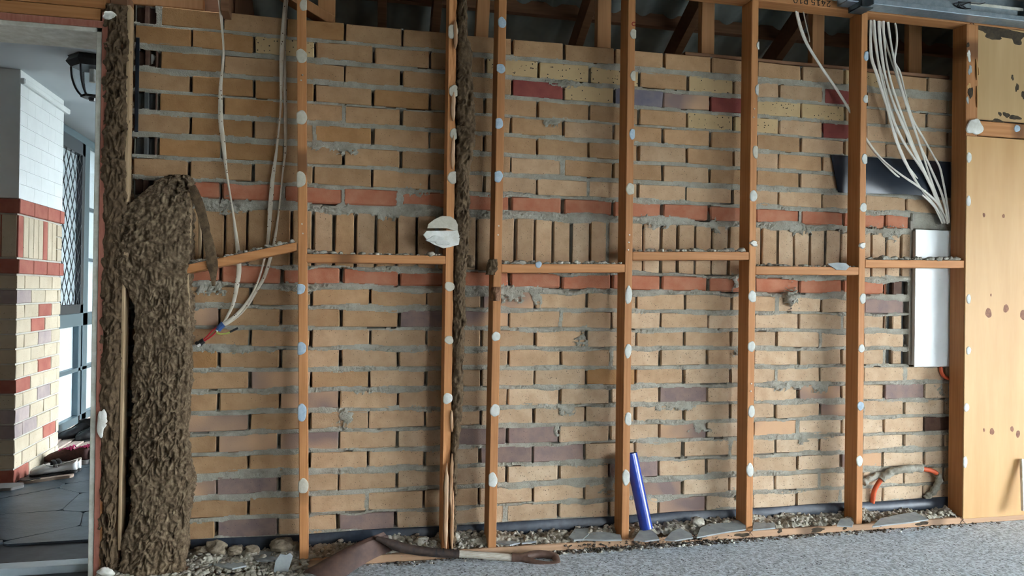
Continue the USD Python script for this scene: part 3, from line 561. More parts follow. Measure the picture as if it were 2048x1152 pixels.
obj('timber_strip', cbox(-.806, -.789, YF-.014, YF+.01, 1.075, 1.17, .003), 'pine_weathered', es, label='short broken strip on the mud')
obj('primed_strip', cbox(-.8795, -.865, YF-.001, YF+.03, ZB, 0.28, .002), 'pine_upright', es, label='orange sound wood at the foot')
obj('termite_column', mud(-.055, 2.30, [(-.055,.4545),(.5,.456),(1.2,.458),(1.5,.460),(2.1,.460),(2.30,.462)], [(-.055,.474),(.35,.480),(.5,.498),(.8,.500),(1.1,.505),(1.35,.515),(1.5,.512),(1.7,.535),(1.85,.520),(2.02,.525),(2.1,.495),(2.30,.490)], YB-.005, [(-.055,-.118),(.4,-.125),(1.0,-.13),(1.7,-.135),(2.0,-.12),(2.3,-.11)], .013, 45, g=.003, k=(60,60,24)), 'mud_dark', smooth=True, label='tall narrow column of near-black termite mud stuck to the broken-disc stud', cat='termite column', local=True)
def shard(name, label, pts, wpx, Y, mat_, cat, th=.004):
    q = np.array([at(*p, Y=y) for p, y in zip(pts, np.linspace(Y[0], Y[1], len(pts)))]); q = resample(q, 18)
    w = np.interp(np.linspace(0,1,18), np.linspace(0,1,len(wpx)), wpx)/420 * (1+.35*(noise(np.c_[np.arange(18)*.9, np.zeros(18), np.zeros(18)], 6)-.5))
    return obj(name, tube(q, w/2, th, 7), mat_, smooth=35, label=label, cat=cat)
shard('splinter', 'long dark splinter hanging from the top of the termite slab over the sloping noggin', [(384,372),(398,410),(410,455),(420,500),(426,545),(427,572)], (12,17,14,14,16,5), (-.12,-.148), 'mud_dark', 'splinter')
shard('splinter', 'upright brown splinter on the right edge of the termite slab above the sloping noggin', [(378,385),(377,430),(375,480),(372,515)], (9,12,10,7), (-.11,-.12), 'pine_weathered', 'splinter')
shard('splinter', 'thin brown splinter standing behind the hanging dark splinter', [(398,440),(400,470),(399,510)], (4,6,4), (-.05,-.05), 'pine_weathered', 'splinter')
shard('splinter', 'pale timber sliver edging the termite slab below the sloping noggin', [(373,548),(373,600),(372,660),(369,715)], (7,11,9,4), (-.115,-.12), 'pine_weathered', 'splinter')
obj('mud_clump', mud(1.085, 1.15, [(1.085,.60),(1.15,.606)], [(1.085,.632),(1.15,.636)], YF+.03, YF-.004, .014, 61), 'mud_dark', smooth=True, label='dark mud clump on the stud right of the termite column, at noggin height', cat='termite mud', local=True)
obj('mud_clump', mud(.975, 1.035, [(.975,.622),(1.035,.618)], [(.975,.650),(1.035,.655)], YF+.03, YF-.006, .008, 63), 'pine_dark', smooth=True, label='brown mud clump on the stud right of the termite column, below the noggin', cat='termite mud', local=True)
obj('mud_clump', mud(1.115, 1.165, [(1.115,.50),(1.165,.505)], [(1.115,.540),(1.165,.535)], -.08, -.125, .016, 65), 'mud_dark', smooth=True, label='mud clump jutting from the right of the termite column', cat='termite mud', local=True)
obj('black_membrane', cbox(-.800, -.786, -.03, -.026, 1.62, 1.99, .001), 'film_black', label='black strip of membrane hanging beside the doorway stud, top left', cat='plastic sheet')
obj('chip', pillow(blob(*at(302,118,.03)[[0,2]], .016, .02, 2, 12, .3), .033, .004), 'plaster', label='small pale chip lodged in the hollow brick, top left', cat='plaster chip')
ragged_blob('plaster_lump', 'white plaster scab halfway up the doorway stud', 204, 845, .017, .052, 'plaster', YF-.010, .009, 31, 'plaster')
ragged_blob('plaster_lump', 'white plaster crumb at the top of the doorway stud', 219, 31, .022, .017, 'plaster', YF-.012, .010, 32, 'plaster')
ragged_blob('plaster_lump', 'white plaster crumb at the foot of the doorway stud', 212, 1143, .030, .016, 'plaster', YF-.020, .016, 34, 'plaster')

# ------------------------------------------------------------------ electrical box, sheet, cables, conduit, pipe
eb = thing('electrical_box', 'tall white metal electrical box let into the brick wall', 'electrical box', (2.87, 0, .67))
obj('cover', cbox(2.775+.014, 3.00, -.032, -.026, .668, 1.353, .002), 'box_white', eb)
obj('body', cbox(2.797, 2.99, -.027, .05, .675, 1.346, .003), 'box_white', eb)
nu, nv = 40, 12                                                     # the black sheet: a bulging skin with its top edge turned out
U, V = np.meshgrid(np.linspace(0,1,nu), np.linspace(0,1,nv), indexing='ij')
sx = (2.318+.038*V) + (3.01-(2.318+.038*V))*U; sz = 1.703 - .182*V
sy = -.010 + .045*np.sin(V*math.pi*.5)*(-.2) - .030*np.sin(np.clip((U-.15)/.85,0,1)*math.pi)*np.sin(V*math.pi*.55) + .012*np.sin(U*9)*V
f1 = grid_faces(nu, nv); vv = np.stack([sx, sy, sz], -1).reshape(-1,3)
obj('flashing_sheet', (np.vstack([vv, vv+[0,.003,0]]), np.vstack([f1[:, ::-1], f1+len(vv)])), 'film_black', smooth=True, label='shiny black plastic sheet filling the wall behind the cable fan', cat='plastic sheet', local=True)
def cable(label, pts, Y, w, name='cable', m='cable', group=None, th=.0035):
    Y = np.broadcast_to(Y, (2,)); ys = np.linspace(Y[0], Y[1], len(pts))
    q = resample([at(*p, Y=y) for p, y in zip(pts, ys)], max(24, len(pts)*5))
    k = np.arange(len(q)); tw = .62 + .38*np.abs(np.cos(k*.16+len(pts)+w*900)); 
    return obj(name, tube(q, w/2*tw, th*(1.5-.5*tw), 8), m, smooth=40, label=label, cat='cable', group=group)
lc = thing('cable_bundle', 'three dirty white cables hanging left of the first stud, taped at the ends', 'cable', (-.35, -.02, .9))
def lcable(pts, w, Y=-.022):
    q = resample([at(*p, Y=Y) for p in pts], 70); k = np.arange(70); tw = .7+.3*np.cos(k*.21+w*3000)
    obj('cable', tube(q, w/2*tw, .0035, 8), 'cable_dirty', lc, smooth=40)
lcable([(437,-30),(443,40),(447,110),(441,180),(441,232),(447,290),(453,345),(462,400),(470,455),(476,505),(478,540),(473,575),(466,608),(455,632),(446,648)], .019, -.024)
lcable([(573,-30),(566,60),(563,130),(562,200),(558,255),(552,310),(545,360),(541,410),(537,470),(527,525),(513,570),(490,610),(463,638),(444,650)], .018, -.028)
lcable([(577,-30),(571,60),(570,150),(571,230),(571,290),(565,350),(560,400),(554,450),(547,492),(539,522),(528,555),(512,583),(496,610),(476,633),(448,652)], .015, -.018)
def ltube(name, pts, r, m, Y=-.03, label=None): obj(name, tube(resample([at(*p, Y=Y) for p in pts], 14), r, None, 9), m, lc, smooth=40, label=label)
ltube('tape', [(447,648),(441,653),(435,660)], .013, 'tape_blue', -.03, 'blue insulating tape')
ltube('wire', [(436,657),(428,668),(418,676),(408,682)], .0035, 'wire_red', -.032, 'red wire'); ltube('wire', [(434,655),(424,662),(415,672),(405,681)], .0035, 'wire_red', -.036, 'red wire')
ltube('wire', [(435,659),(433,664),(440,668),(453,667),(462,663)], .0035, 'wire_green', -.032, 'yellow green wire'); ltube('wire_end', [(460,664),(468,660),(476,656)], .0045, 'black_plastic', -.032, 'black taped wire end')
ltube('wire', [(437,656),(433,662)], .005, 'plaster', -.036, 'white core')
ltube('connector', [(408,681),(402,685),(398,690)], .011, 'black_plastic', -.032, 'black screw connector'); ltube('connector_tip', [(396,684),(391,688)], .006, 'black_plastic', -.034); ltube('connector_tip', [(401,689),(395,692)], .005, 'plaster', -.044, 'white connector face')
RC = [([(1741,40),(1742,108),(1754,150),(1769,200),(1786,258),(1797,292),(1812,326),(1838,372),(1868,410),(1886,446)],.030),
 ([(1748,40),(1757,128),(1768,180),(1780,222),(1796,262),(1812,292),(1832,322),(1852,352),(1872,392),(1890,446)],.026),
 ([(1758,42),(1766,128),(1784,198),(1806,250),(1826,296),(1846,340),(1868,388),(1891,446)],.030),
 ([(1767,42),(1771,110),(1781,160),(1801,222),(1821,276),(1840,322),(1858,362),(1878,404),(1893,446)],.024),
 ([(1776,44),(1786,110),(1801,170),(1817,222),(1837,282),(1852,330),(1869,380),(1894,446)],.026),
 ([(1790,46),(1794,80),(1789,122),(1799,142),(1811,190),(1824,235),(1846,275),(1866,310),(1880,336),(1886,362),(1893,400),(1898,446)],.021),
 ([(1745,42),(1752,100),(1764,150),(1776,200),(1788,240),(1794,280),(1806,318),(1830,352),(1860,398),(1888,446)],.022),
 ([(1762,42),(1776,100),(1790,142),(1806,190),(1822,232),(1836,280),(1862,338),(1886,396),(1896,446)],.024)]
LAB = ['leftmost','second','third','fourth','fifth','outermost right, bowed','second-layer left','second-layer middle']
for i, (p, w) in enumerate(RC):
    cable(f'{LAB[i]} grey white cable of the fan dropping into the electrical box', p, (-.085+.006*i, -.035-.003*(i%3)), w*.62, group='cables fanning into the electrical box')
cable('white cable slanting behind the stud and curving across the black sheet', [(1591,20),(1605,70),(1640,131),(1671,177),(1700,223),(1736,283),(1762,316),(1800,348),(1838,374),(1868,399),(1886,424),(1895,448)], (-.055,-.05), .013)
cable('second slanting cable running close beside the one across the black sheet', [(1594,20),(1609,74),(1643,133),(1674,179),(1702,224),(1738,290),(1768,326),(1806,362),(1842,388),(1872,418),(1889,446)], (-.05,-.04), .012)
cable('thin stray wire beside the top of the slanting cable', [(1606,20),(1612,50),(1618,74),(1619,84)], (-.055,-.05), .005)
cn = thing('conduit', 'orange conduit looped out of the wall foot, half covered in mortar', 'conduit', (2.6, -.02, 0))
cp = [(1745,1006),(1747,988),(1755,969),(1770,952),(1795,941),(1830,937),(1858,940),(1873,947),(1878,958),(1873,972),(1863,986),(1850,998)]
q = resample([at(*p, Y=y) for p, y in zip(cp, np.interp(range(12), [0,3,8,11], [-.012,-.035,-.035,-.006]))], 60)
obj('conduit_pipe', tube(q, .0115+.0004*np.cos(np.arange(60)*3.1), None, 10), 'conduit_orange', cn, smooth=50)
def crust(q, r, seed, n=12):
    m = tube(q, r, None, n); v = np.array(m.vertices); k = len(q); c = np.vstack([np.repeat(q, n, 0), q[:1], q[-1:]])
    v = c + (v-c)*(0.75+.9*noise(v*70, seed))[:,None]; return trimesh.Trimesh(v, m.faces, process=False)
obj('mortar_coat', crust(resample(q[12:36], 50), .0155, 5), 'mortar', cn, smooth=True, label='rough mortar coating'); obj('mortar_coat', crust(resample(q[44:60], 30), .0145, 6), 'mortar', cn, smooth=True, label='rough mortar coating')
q2 = resample([at(*p, Y=-.02) for p in ((1726,966),(1742,957),(1760,950),(1772,950))], 24); obj('mortar_coat', crust(q2, .012, 8), 'mortar', cn, smooth=True, label='mortar tail running to the left')
obj('wire_loop', tube(resample([at(*p, Y=-.015) for p in ((1882,734),(1883,744),(1890,754),(1898,757))], 14), .009, None, 8), 'conduit_orange', smooth=40, label='short red conduit curving out below the electrical box', cat='conduit')
for px_, py_, w, h, mm in ((1938,112,4,10,'plaster'),(1940,140,4,9,'plaster_grey'),(1938,172,4,6,'ply_face'),(1935,200,3,6,'plaster_grey'),(1936,90,3,5,'stain'),(1941,185,5,12,'stain')):
    c = at(px_, py_, YF); obj('scab', pillow(blob(c[0], c[2], w/365, h/365, px_+py_, 16, .4), YF+.0005, .0025), mm, SO[7], label='torn scab on the front edge')
for px_, y0_, y1_ in ((1952,118,160),(1956,135,150),(1953,172,215)):
    q = resample([at(px_, y0_, YF-.002), at(px_+2, (y0_+y1_)/2, YF-.005), at(px_+1, y1_, YF-.002)], 10); obj('splinter', tube(q, .005*np.sin(np.linspace(.3, 2.9, 10)), .003, 6), 'ply_face', SO[7], smooth=40, label='pale splinter')
p0, p1 = at(1264.5, 920, -.055), at(1293, 1058, -.105); ax = (p1-p0)/np.linalg.norm(p1-p0)
bl = thing('blue_pipe', 'shiny blue plastic pipe leaning behind the stud foot', 'pipe', tuple(p1))
def ring_pipe(p0, p1, r, ri):
    d = p1-p0; L = np.linalg.norm(d); m = trimesh.creation.annulus(ri, r, L, sections=32); T = trimesh.geometry.align_vectors([0,0,1], d/L); T[:3,3] = (p0+p1)/2; m.apply_transform(T); return m
obj('pipe_wall', ring_pipe(p0-ax*.03, p1, .0285, .0255), 'pipe_blue', bl, smooth=40)
obj('socket_ring', ring_pipe(p1-ax*.052, p1-ax*.048, .0291, .0270), 'pipe_blue', bl, smooth=40)
# the white offcut at the right edge of the picture
obj('white_batten', obox(at(2046, 918, -.155), at(2049, 1022, -.20), .030, .016, (0,1,0)), 'plaster', label='white batten leaning on the plywood at the far right edge', cat='batten')

# ------------------------------------------------------------------ rubble and shovel
nx_, ny_ = 900, 34; rx_ = np.linspace(-.86, 2.985, nx_); ry_ = np.linspace(-.0, YF+.004, ny_)
GX, GY = np.meshgrid(rx_, ry_, indexing='ij'); P = np.stack([GX, GY, GX*0], -1)
GZ = -.088 + .050*fbm(P*np.array([14,18,1]), 3, 4) + .020*(1-np.abs(2*noise(P*60, 6)-1)) + .010*noise(P*130, 7) + .018*np.clip((GY+.09)/.09, 0, 1)*noise(P*6+3, 9) - .02*np.clip((-.10-GY)/.03, 0, 1)
GZ = np.minimum(GZ, np.where(GY < -.035, -.030, -.018))
rub = thing('mortar_rubble', 'grey bed of fallen mortar and plaster bits between the brick foot and the bottom plate', 'rubble', kind='stuff')
obj('droppings', (np.stack([GX,GY,GZ],-1).reshape(-1,3), grid_faces(nx_, ny_)[:, ::-1]), 'rubble', rub, smooth=True, local=True)
STONES = []
for i in range(10):
    s = trimesh.creation.icosphere(1, 1.0); v = np.array(s.vertices); v *= (0.72+.6*noise(v*1.9+i*9, i))[:,None]; v *= [1, nr.uniform(.6,.95), nr.uniform(.4,.75)]; STONES.append((v, s.faces))
def scatter(n, fx, fy, fz, rad, seed):
    r = random.Random(seed); ms = []
    for _ in range(n):
        v, f = STONES[r.randrange(10)]; a = r.uniform(0, 6.28); c, s = math.cos(a), math.sin(a); k = rad(r); x = fx(r); y = fy(r)
        ms.append((np.asarray(v) @ np.array([[c,s,0],[-s,c,0],[0,0,1]])*k + [x, y, fz(x, y) + k*.28], f))
    return cat_(ms)
def zbed(x, y):
    i = min(max(int((x+.86)/3.845*(nx_-1)), 0), nx_-1); j = min(max(int(-y/(-YF-.004)*(ny_-1)), 0), ny_-1); return GZ[i, j]
obj('crumbs', scatter(1500, lambda r: r.uniform(-.84, 2.96), lambda r: r.uniform(-.122, -.012), zbed, lambda r: .003+.011*r.random()**2.2, 3), 'rubble', rub, smooth=True, kind='stuff')
obj('chips', scatter(230, lambda r: r.uniform(-.84, 2.9), lambda r: r.uniform(-.125, -.02), zbed, lambda r: .002+.006*r.random()**2, 13), 'chip_white', rub, label='white plaster chips', kind='stuff')
edge = lambda r: r.choice([r.uniform(.8,1.75), r.uniform(.8,1.75), r.uniform(1.4,2.6), r.uniform(-.9,.8), r.uniform(.8, 3.2)])
obj('floor_grit', scatter(1300, edge, lambda r: YF-.004-.045*r.random()**2.2, lambda x,y: ZF, lambda r: .002+.006*r.random()**2, 5), 'grit_dark', label='dark grit strewn on the concrete along the bottom plate', cat='grit', kind='stuff')
obj('plate_grit', scatter(420, lambda r: r.choice([r.uniform(.95,1.75), r.uniform(1.0,1.6)]), lambda r: r.uniform(-.15, -.118), lambda x,y: ZF+.030 if y > YF else ZF+.022*(1-(YF-y)/.02), lambda r: .002+.006*r.random()**2, 25), 'grit_dark', label='dark grit heaped against and over the middle of the bottom plate', cat='grit', kind='stuff')
obj('floor_chips', scatter(330, edge, lambda r: YF-.004-.05*r.random()**1.8, lambda x,y: ZF, lambda r: .002+.008*r.random()**2.5, 6), 'chip_white', label='white chips strewn on the concrete along the bottom plate', cat='grit', kind='stuff')
obj('doorway_rubble', scatter(1500, lambda r: -.87+.75*r.random()**1.2, lambda r: r.uniform(-.215, -.10), lambda x,y: ZF+.034*max(0, (y+.215)/.1), lambda r: .003+.012*r.random()**2, 8), 'rubble', smooth=True, label='grey rubble spilling onto the floor at the foot of the termite slab', cat='rubble', kind='stuff')
for i, (px_, py_, r) in enumerate(((434,1092,.030),(470,1098,.022),(505,1098,.020),(565,1086,.034),(592,1092,.024),(405,1098,.018),(845,1078,.020),(905,1070,.022),(1395,1040,.024),(1455,1045,.018))):
    s = trimesh.creation.icosphere(3, 1.0); v = np.array(s.vertices); v *= (0.5+.75*noise(v*1.5+i*7, i)+.35*noise(v*4.5+i, i+3))[:,None]; c = at(px_, py_, -.075)
    LL = ['brown mortar lump leftmost of three before the black sheet, left','mortar lump second from the left at the wall foot','small mortar lump midway between termite slab and first stud','largest brown lump just left of the first stud foot','brown lump touching the first stud foot','smallest lump next to the termite slab foot','pale lump behind the shovel neck','lump just right of the broken-disc stud foot','lump at the wall foot right of the blue pipe','lump at the wall foot left of the plug-bearing stud']
    obj('mortar_lump', (v*[r*1.25, r*.8, r*.95]+[c[0], c[1], c[2]-r*.3], s.faces), 'lump_brown' if i < 6 else 'rubble', smooth=True, label=LL[i], cat='mortar lump', group='mortar lumps at the wall foot')
FR = [([(547,1148),(552,1122),(561,1108),(572,1110),(580,1106),(585,1112),(577,1138),(572,1152),(556,1156)], 'upright grey plaster shard leaning before the first stud foot', dict(Y=-.185)),
 ([(505,1114),(515,1107),(550,1108),(560,1113),(548,1121),(515,1122)], 'flat grey plaster piece just left of the upright shard', dict(Z=-.050)),
 ([(388,1128),(400,1118),(425,1117),(432,1128),(415,1134)], 'flat grey plaster piece nearest the termite slab', dict(Z=-.062)),
 ([(428,1132),(440,1119),(470,1120),(492,1132),(465,1137)], 'flat grey plaster piece second from the termite slab', dict(Z=-.060)),
 ([(990,1086),(995,1078),(1030,1077),(1040,1086),(1020,1090)], 'small grey plaster flake at the foot of the stud right of the termite column', dict(Z=-.050)),
 ([(1042,1078),(1068,1076),(1072,1084),(1044,1087)], 'second small grey plaster flake right of the termite column', dict(Z=-.050)),
 ([(1138,1076),(1150,1063),(1176,1061),(1177,1070),(1165,1079),(1148,1080)], 'angular grey plaster piece midway between two studs', dict(Z=-.040)),
 ([(1168,1080),(1180,1070),(1206,1068),(1240,1072),(1243,1080),(1210,1081)], 'long grey plaster piece left of the stud before the blue pipe', dict(Z=-.045)),
 ([(1268,1080),(1280,1066),(1296,1062),(1312,1071),(1318,1079),(1290,1082)], 'grey plaster piece under the foot of the blue pipe', dict(Z=-.042)),
 ([(1330,1080),(1345,1067),(1360,1062),(1382,1070),(1385,1076),(1350,1081)], 'grey plaster piece right of the blue pipe foot', dict(Z=-.042)),
 ([(1394,1073),(1402,1058),(1420,1051),(1452,1050),(1470,1045),(1490,1045),(1491,1059),(1450,1064)], 'largest grey plaster piece, left of the plug-bearing stud foot', dict(Z=-.040)),
 ([(1506,1060),(1508,1049),(1530,1045),(1548,1048),(1550,1056)], 'grey plaster piece right of the plug-bearing stud foot', dict(Z=-.042)),
 ([(1674,1052),(1682,1042),(1698,1041),(1706,1047),(1704,1053)], 'grey plaster piece left of the cable-side stud foot', dict(Z=-.040)),
 ([(1745,1053),(1762,1040),(1800,1033),(1830,1029),(1856,1040),(1820,1045),(1780,1049)], 'long grey plaster slab below the orange conduit', dict(Z=-.040))]
for p, lab, kw in FR: fragment('plaster_fragment', lab, p, 'plaster_grey', t=.006, group='grey plaster pieces along the bottom plate', **kw)
# shovel
sh = thing('shovel', 'rusty shovel lying along the bottom plate, blade to the left', 'shovel', (.2, -.2, ZF))
A0, A1 = at(767, 1064, Y=-.135), at(784, 1100, Z=-.050)               # back edge of the blade: shoulder, socket side
B0, B1 = at(628, 1131, Z=-.052), at(689, 1153, Z=-.088)
ext = 1.28
nu, nv = 26, 17; bv = []
for i in range(nu):
    u = i/(nu-1)*ext
    for j in range(nv):
        t = j/(nv-1); w = 1 - .55*max(0, (u-.95)/.33)**2.0; tt = .5 + (t-.5)*w
        p = (A0*(1-u)+B0*u)*(1-tt) + (A1*(1-u)+B1*u)*tt
        arch = .030*(1-(2*tt-1)**2)*min(1, .5+u) + .012*math.exp(-((tt-.5)/.10)**2)*max(0, 1-u*1.5); sag = .022*math.sin(min(u,1)*math.pi)
        bv.append(p + np.array([0, -.25, .95])*(arch + sag*.5))
bv = np.array(bv); bf = grid_faces(nu, nv); tv = np.vstack([bv, bv-[0,0,.003]])
obj('blade', trimesh.Trimesh(tv, np.vstack([bf, bf[:, ::-1]+len(bv)]), process=False), 'rust', sh, smooth=50)
sk = [at(752,1076,Y=-.165), at(775,1084,Y=-.165), at(800,1094,Y=-.165), at(850,1103,Y=-.172), at(918,1108,Y=-.182)]
q = resample(sk, 30); obj('socket', tube(q, np.interp(np.linspace(0,1,30), [0,.25,1], [.008,.020,.0165]), None, 14, (0,0,1)), 'rust_dark', sh, smooth=50, label='dark socket of the shaft')
h0, h1 = at(905,1107,Y=-.180), at(1046,1118,Y=-.212); q = resample([h0, (h0+h1)/2+[0,0,.002], h1], 24); obj('shaft', tube(q, .0150, None, 14, (0,0,1)), 'shaft_worn', sh, smooth=50, label='worn whitish timber shaft')
for k in range(4):
    c = at(872+14*k, 1105+.6*k, Y=-.176); d = (h1-h0)/np.linalg.norm(h1-h0); obj('binding', tube([c-d*.0035, c+d*.0035], .0178, None, 14, (0,0,1)), 'black_plastic', sh, smooth=50, label='black binding round the shaft')
g0 = at(1040,1116,Y=-.212); gd = (at(1108,1121,Y=-.235)-g0); gl = np.linalg.norm(gd); gd /= gl; sd = np.cross([0,0,1], gd); sd /= np.linalg.norm(sd); tilt = sd*.62+np.array([0,0,1])*.22
loop = [g0+gd*.004, g0+gd*.030+tilt*.022, g0+gd*.075+tilt*.050, g0+gd*.125+tilt*.052, g0+gd*.150+tilt*.030, g0+gd*.152-tilt*.030, g0+gd*.125-tilt*.050, g0+gd*.075-tilt*.046, g0+gd*.030-tilt*.020, g0+gd*.004]
obj('grip', tube(resample(loop, 60), .0165, None, 10, tuple(np.cross(gd, tilt))), 'grip_brown', sh, smooth=60, label='brown D-shaped grip'); obj('ferrule', tube([g0-gd*.035, g0+gd*.03], .0185, None, 12, (0,0,1)), 'grip_brown', sh, smooth=60)
obj('pebble', (STONES[2][0]*.012+at(1240,1100,Z=ZF+.004), STONES[2][1]), 'rubble', smooth=True, label='single grey pebble on the concrete before the stud with the blue pipe', cat='stone')

# ------------------------------------------------------------------ roof space over the wall and steel at the top right
roof = thing('roof_sheet', 'dark greenish corrugated roof sheeting seen over the brick wall', kind='structure')
def corr(x0, x1, ya, za, yb, zb_, pitch=.17, amp=.020):
    n = int((x1-x0)/pitch*10); xs = np.linspace(x0, x1, n); w = amp*np.cos(xs/pitch*2*np.pi); v = []
    for t in np.linspace(0, 1, 5):
        v.append(np.c_[xs, np.full(n, ya+(yb-ya)*t), za+(zb_-za)*t + w])
    v = np.vstack(v); f = grid_faces(5, n); return trimesh.Trimesh(np.vstack([v, v+[0,0,.006]]), np.vstack([f[:, ::-1], f+len(v)]), process=False)
obj('lower_sheet', corr(-.45, 5.2, 1.25, 2.34, .52, 2.63), 'roof_sheet', roof, smooth=50); obj('upper_sheet', corr(-.45, 5.2, .60, 2.635, -.6, 3.1), 'roof_sheet', roof, smooth=50)
struct('soffit', cbox(-.45, 5.2, .112, 1.3, 2.085, 2.105, .001), 'wall_paint', 'eave lining outside the brick wall')
struct('fascia', cat_([cbox(-.45, 5.2, 1.27, 1.30, 2.09, 2.42, .001), cbox(-.48, -.45, -.10, 1.3, 2.10, 3.1, .001), cbox(5.2, 5.23, -.16, 1.3, 2.09, 3.1, .001)]), 'pine_dark', 'dark boards closing the eave')
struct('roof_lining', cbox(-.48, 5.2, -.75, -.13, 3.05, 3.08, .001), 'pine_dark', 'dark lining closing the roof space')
struct('bulkhead', cbox(-2.6, 5.2, -.20, -.165, 2.50, 3.08, .001), 'wall_paint', 'bulkhead above the top plate')
def on(px_, py_, Y): return at(px_, py_, Y)
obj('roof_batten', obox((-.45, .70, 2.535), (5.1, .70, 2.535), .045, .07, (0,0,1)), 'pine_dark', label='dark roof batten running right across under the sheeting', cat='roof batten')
for i, (px_, w, top_) in enumerate(((652,.075,0),(1205,.07,0),(1412,.07,0),(1632,.07,0),(1826,.08,0))):
    c = at(px_, 100, .16); L = ['stubby orange eave post behind the wall top, left of the broken-disc stud','slim eave post between the third and fourth studs','eave post left of the plug-bearing stud','eave post left of the fan of cables','dim eave post behind the fan of cables']
    obj('eave_post', cbox(c[0]-w/2, c[0]+w/2, .14, .18, 2.105, 2.68, .003), 'pine_post', label=L[i], cat='timber post', group='eave posts behind the wall top')
ep = at(935, 60, .16); obj('eave_post', obox((ep[0]-.03,.14,2.105), (ep[0]-.062,.14,2.7), .055, .04, (0,1,0)), 'pine_post', label='eave post tucked right behind the termite column', cat='timber post')
ep = at(965, 60, .22); obj('eave_post', obox((ep[0]-.01,.22,2.105), (ep[0]+.015,.22,2.7), .06, .04, (0,1,0)), 'pine_post', label='eave post just left of the stud right of the termite column', cat='timber post')
for i, (px_, py_) in enumerate(((768,45),(880,20),(1180,75),(1385,90),(1590,100))):
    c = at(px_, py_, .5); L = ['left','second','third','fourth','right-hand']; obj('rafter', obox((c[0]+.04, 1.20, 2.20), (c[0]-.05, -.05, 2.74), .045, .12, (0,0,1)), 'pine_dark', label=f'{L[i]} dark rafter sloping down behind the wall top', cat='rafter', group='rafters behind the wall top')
c = at(640, 15, .1); obj('brace', obox((c[0]-.20, .10, 2.29), (c[0]+.055, .10, 2.155), .04, .095, (0,1,0)), 'pine_post', label='short orange brace butting the stubby eave post, top left', cat='timber brace')
c = at(355, 8, .02); obj('packing_board', cbox(c[0]-.17, c[0]+.10, .005, .05, 2.132, 2.20, .003), 'pine_post', label='orange packing board on the wall top at far left', cat='timber board')
c = at(396, 5, .03); obj('eave_post', cbox(c[0]-.012, c[0]+.015, .06, .10, 2.10, 2.6, .002), 'pine_post', label='thin eave post at the far left of the wall top', cat='timber post')
ZS = at(1750, 8, Y=-.234)[2]
stl = thing('steel_track', 'galvanised steel channel above the top plate, top right corner', 'steel channel', (3.0, -.2, ZS))
obj('bottom_flange', cbox(2.372, 4.2, -.232, -.150, ZS+0.000, ZS+0.006, .0015), 'steel', stl); obj('lip', cbox(2.372, 4.2, -.236, -.230, ZS+0.000, ZS+0.024, .0015), 'steel', stl)
obj('web', cbox(2.372, 4.2, -.158, -.150, ZS+0.006, ZS+0.132, .0015), 'steel', stl); obj('rail', cbox(2.93, 3.24, -.210, -.204, ZS+0.060, ZS+0.074, .001), 'white_old', stl, label='thin pale rail end')
obj('inner_channel', cbox(2.40, 3.21, -.206, -.200, ZS+0.012, ZS+0.067, .001), 'steel', stl, label='short inner channel')
stl2 = thing('steel_track', 'end of a second steel channel left of the dark bracket', 'steel channel', (2.0, -.2, ZS)); obj('flange', cbox(2.24, 2.30, -.226, -.150, ZS+0.004, ZS+0.010, .0015), 'steel', stl2); obj('web', cbox(2.24, 2.30, -.158, -.150, ZS+0.010, ZS+0.132, .0015), 'steel', stl2)
obj('steel_bracket', cat_([cbox(2.30, 2.37, -.236, -.150, ZS-0.022, ZS-0.016, .001), cbox(2.30, 2.37, -.158, -.150, ZS-0.022, ZS+0.132, .001)]), 'steel_dark', label='dark steel bracket joining the two channels over the cable-side stud', cat='steel bracket')
obj('steel_bracket', cbox(3.245, 3.42, -.240, -.205, ZS+0.017, ZS+0.132, .002), 'steel_dark', label='dark steel bracket at the top right edge', cat='steel bracket')
sp = at(1925, 6, -.215); obj('spring_wire', tube(resample([sp+[.015*math.sin(k*1.9)*(1+.4*k%3), .012*math.cos(k*2.3), .016*math.sin(k*1.1)-.012] for k in range(14)]+[sp+[.09,0,.004],sp+[.13,0,.014]], 90), .0022, None, 6), 'iron_black', smooth=60, label='tangle of black wire in the steel channel', cat='wire')

# ------------------------------------------------------------------ doorway and entry porch
dj = thing('door_1', 'stripped doorway to the porch: red-brown primed jamb with a flaking white edge', kind='structure', loc=(-1.3, -.1, ZF))
XJ = -.8935
obj('jamb', cbox(XJ, -.8735, YF-.004, .02, ZF, 2.045, .002), 'primer_red', dj); obj('jamb', cbox(-1.76, -1.74, YF-.004, .02, ZF, 2.045, .002), 'primer_red', dj)
obj('jamb_lining', cbox(XJ-.020, XJ, YF+.002, .11, ZF, 1.985, .002), 'white_old', dj, label='flaking white painted lining'); obj('head_lining', cbox(-1.74, XJ, YF+.002, .11, 1.968, 1.985, .002), 'white_old', dj, label='pale painted head lining')
hd = cbox(-1.76, -.8735, YF-.004, .02, 1.985, 2.010, .002); obj('head', hd, 'primer_red', dj)
obj('lintel', cbox(-1.9, -.90, YF, .02, 2.014, 2.058, .003), 'pine_level', dj, label='brown timber lintel over the doorway'); obj('lintel', cbox(-1.9, -.885, YF, .02, 2.060, 2.20, .003), 'pine_level', dj, label='upper lintel board')
obj('sill', cat_([cbox(-1.75, XJ-.006, -.012, .06, -.075, -.062, .002), cbox(-1.75, XJ-.006, -.016, -.008, -.10, -.060, .002)]), 'sill_metal', dj, label='blue grey metal sill'); obj('sill_strip', cbox(-1.75, XJ-.006, -.07, -.02, ZF-.02, -.088, .002), 'iron_black', dj, label='dark strip before the sill')
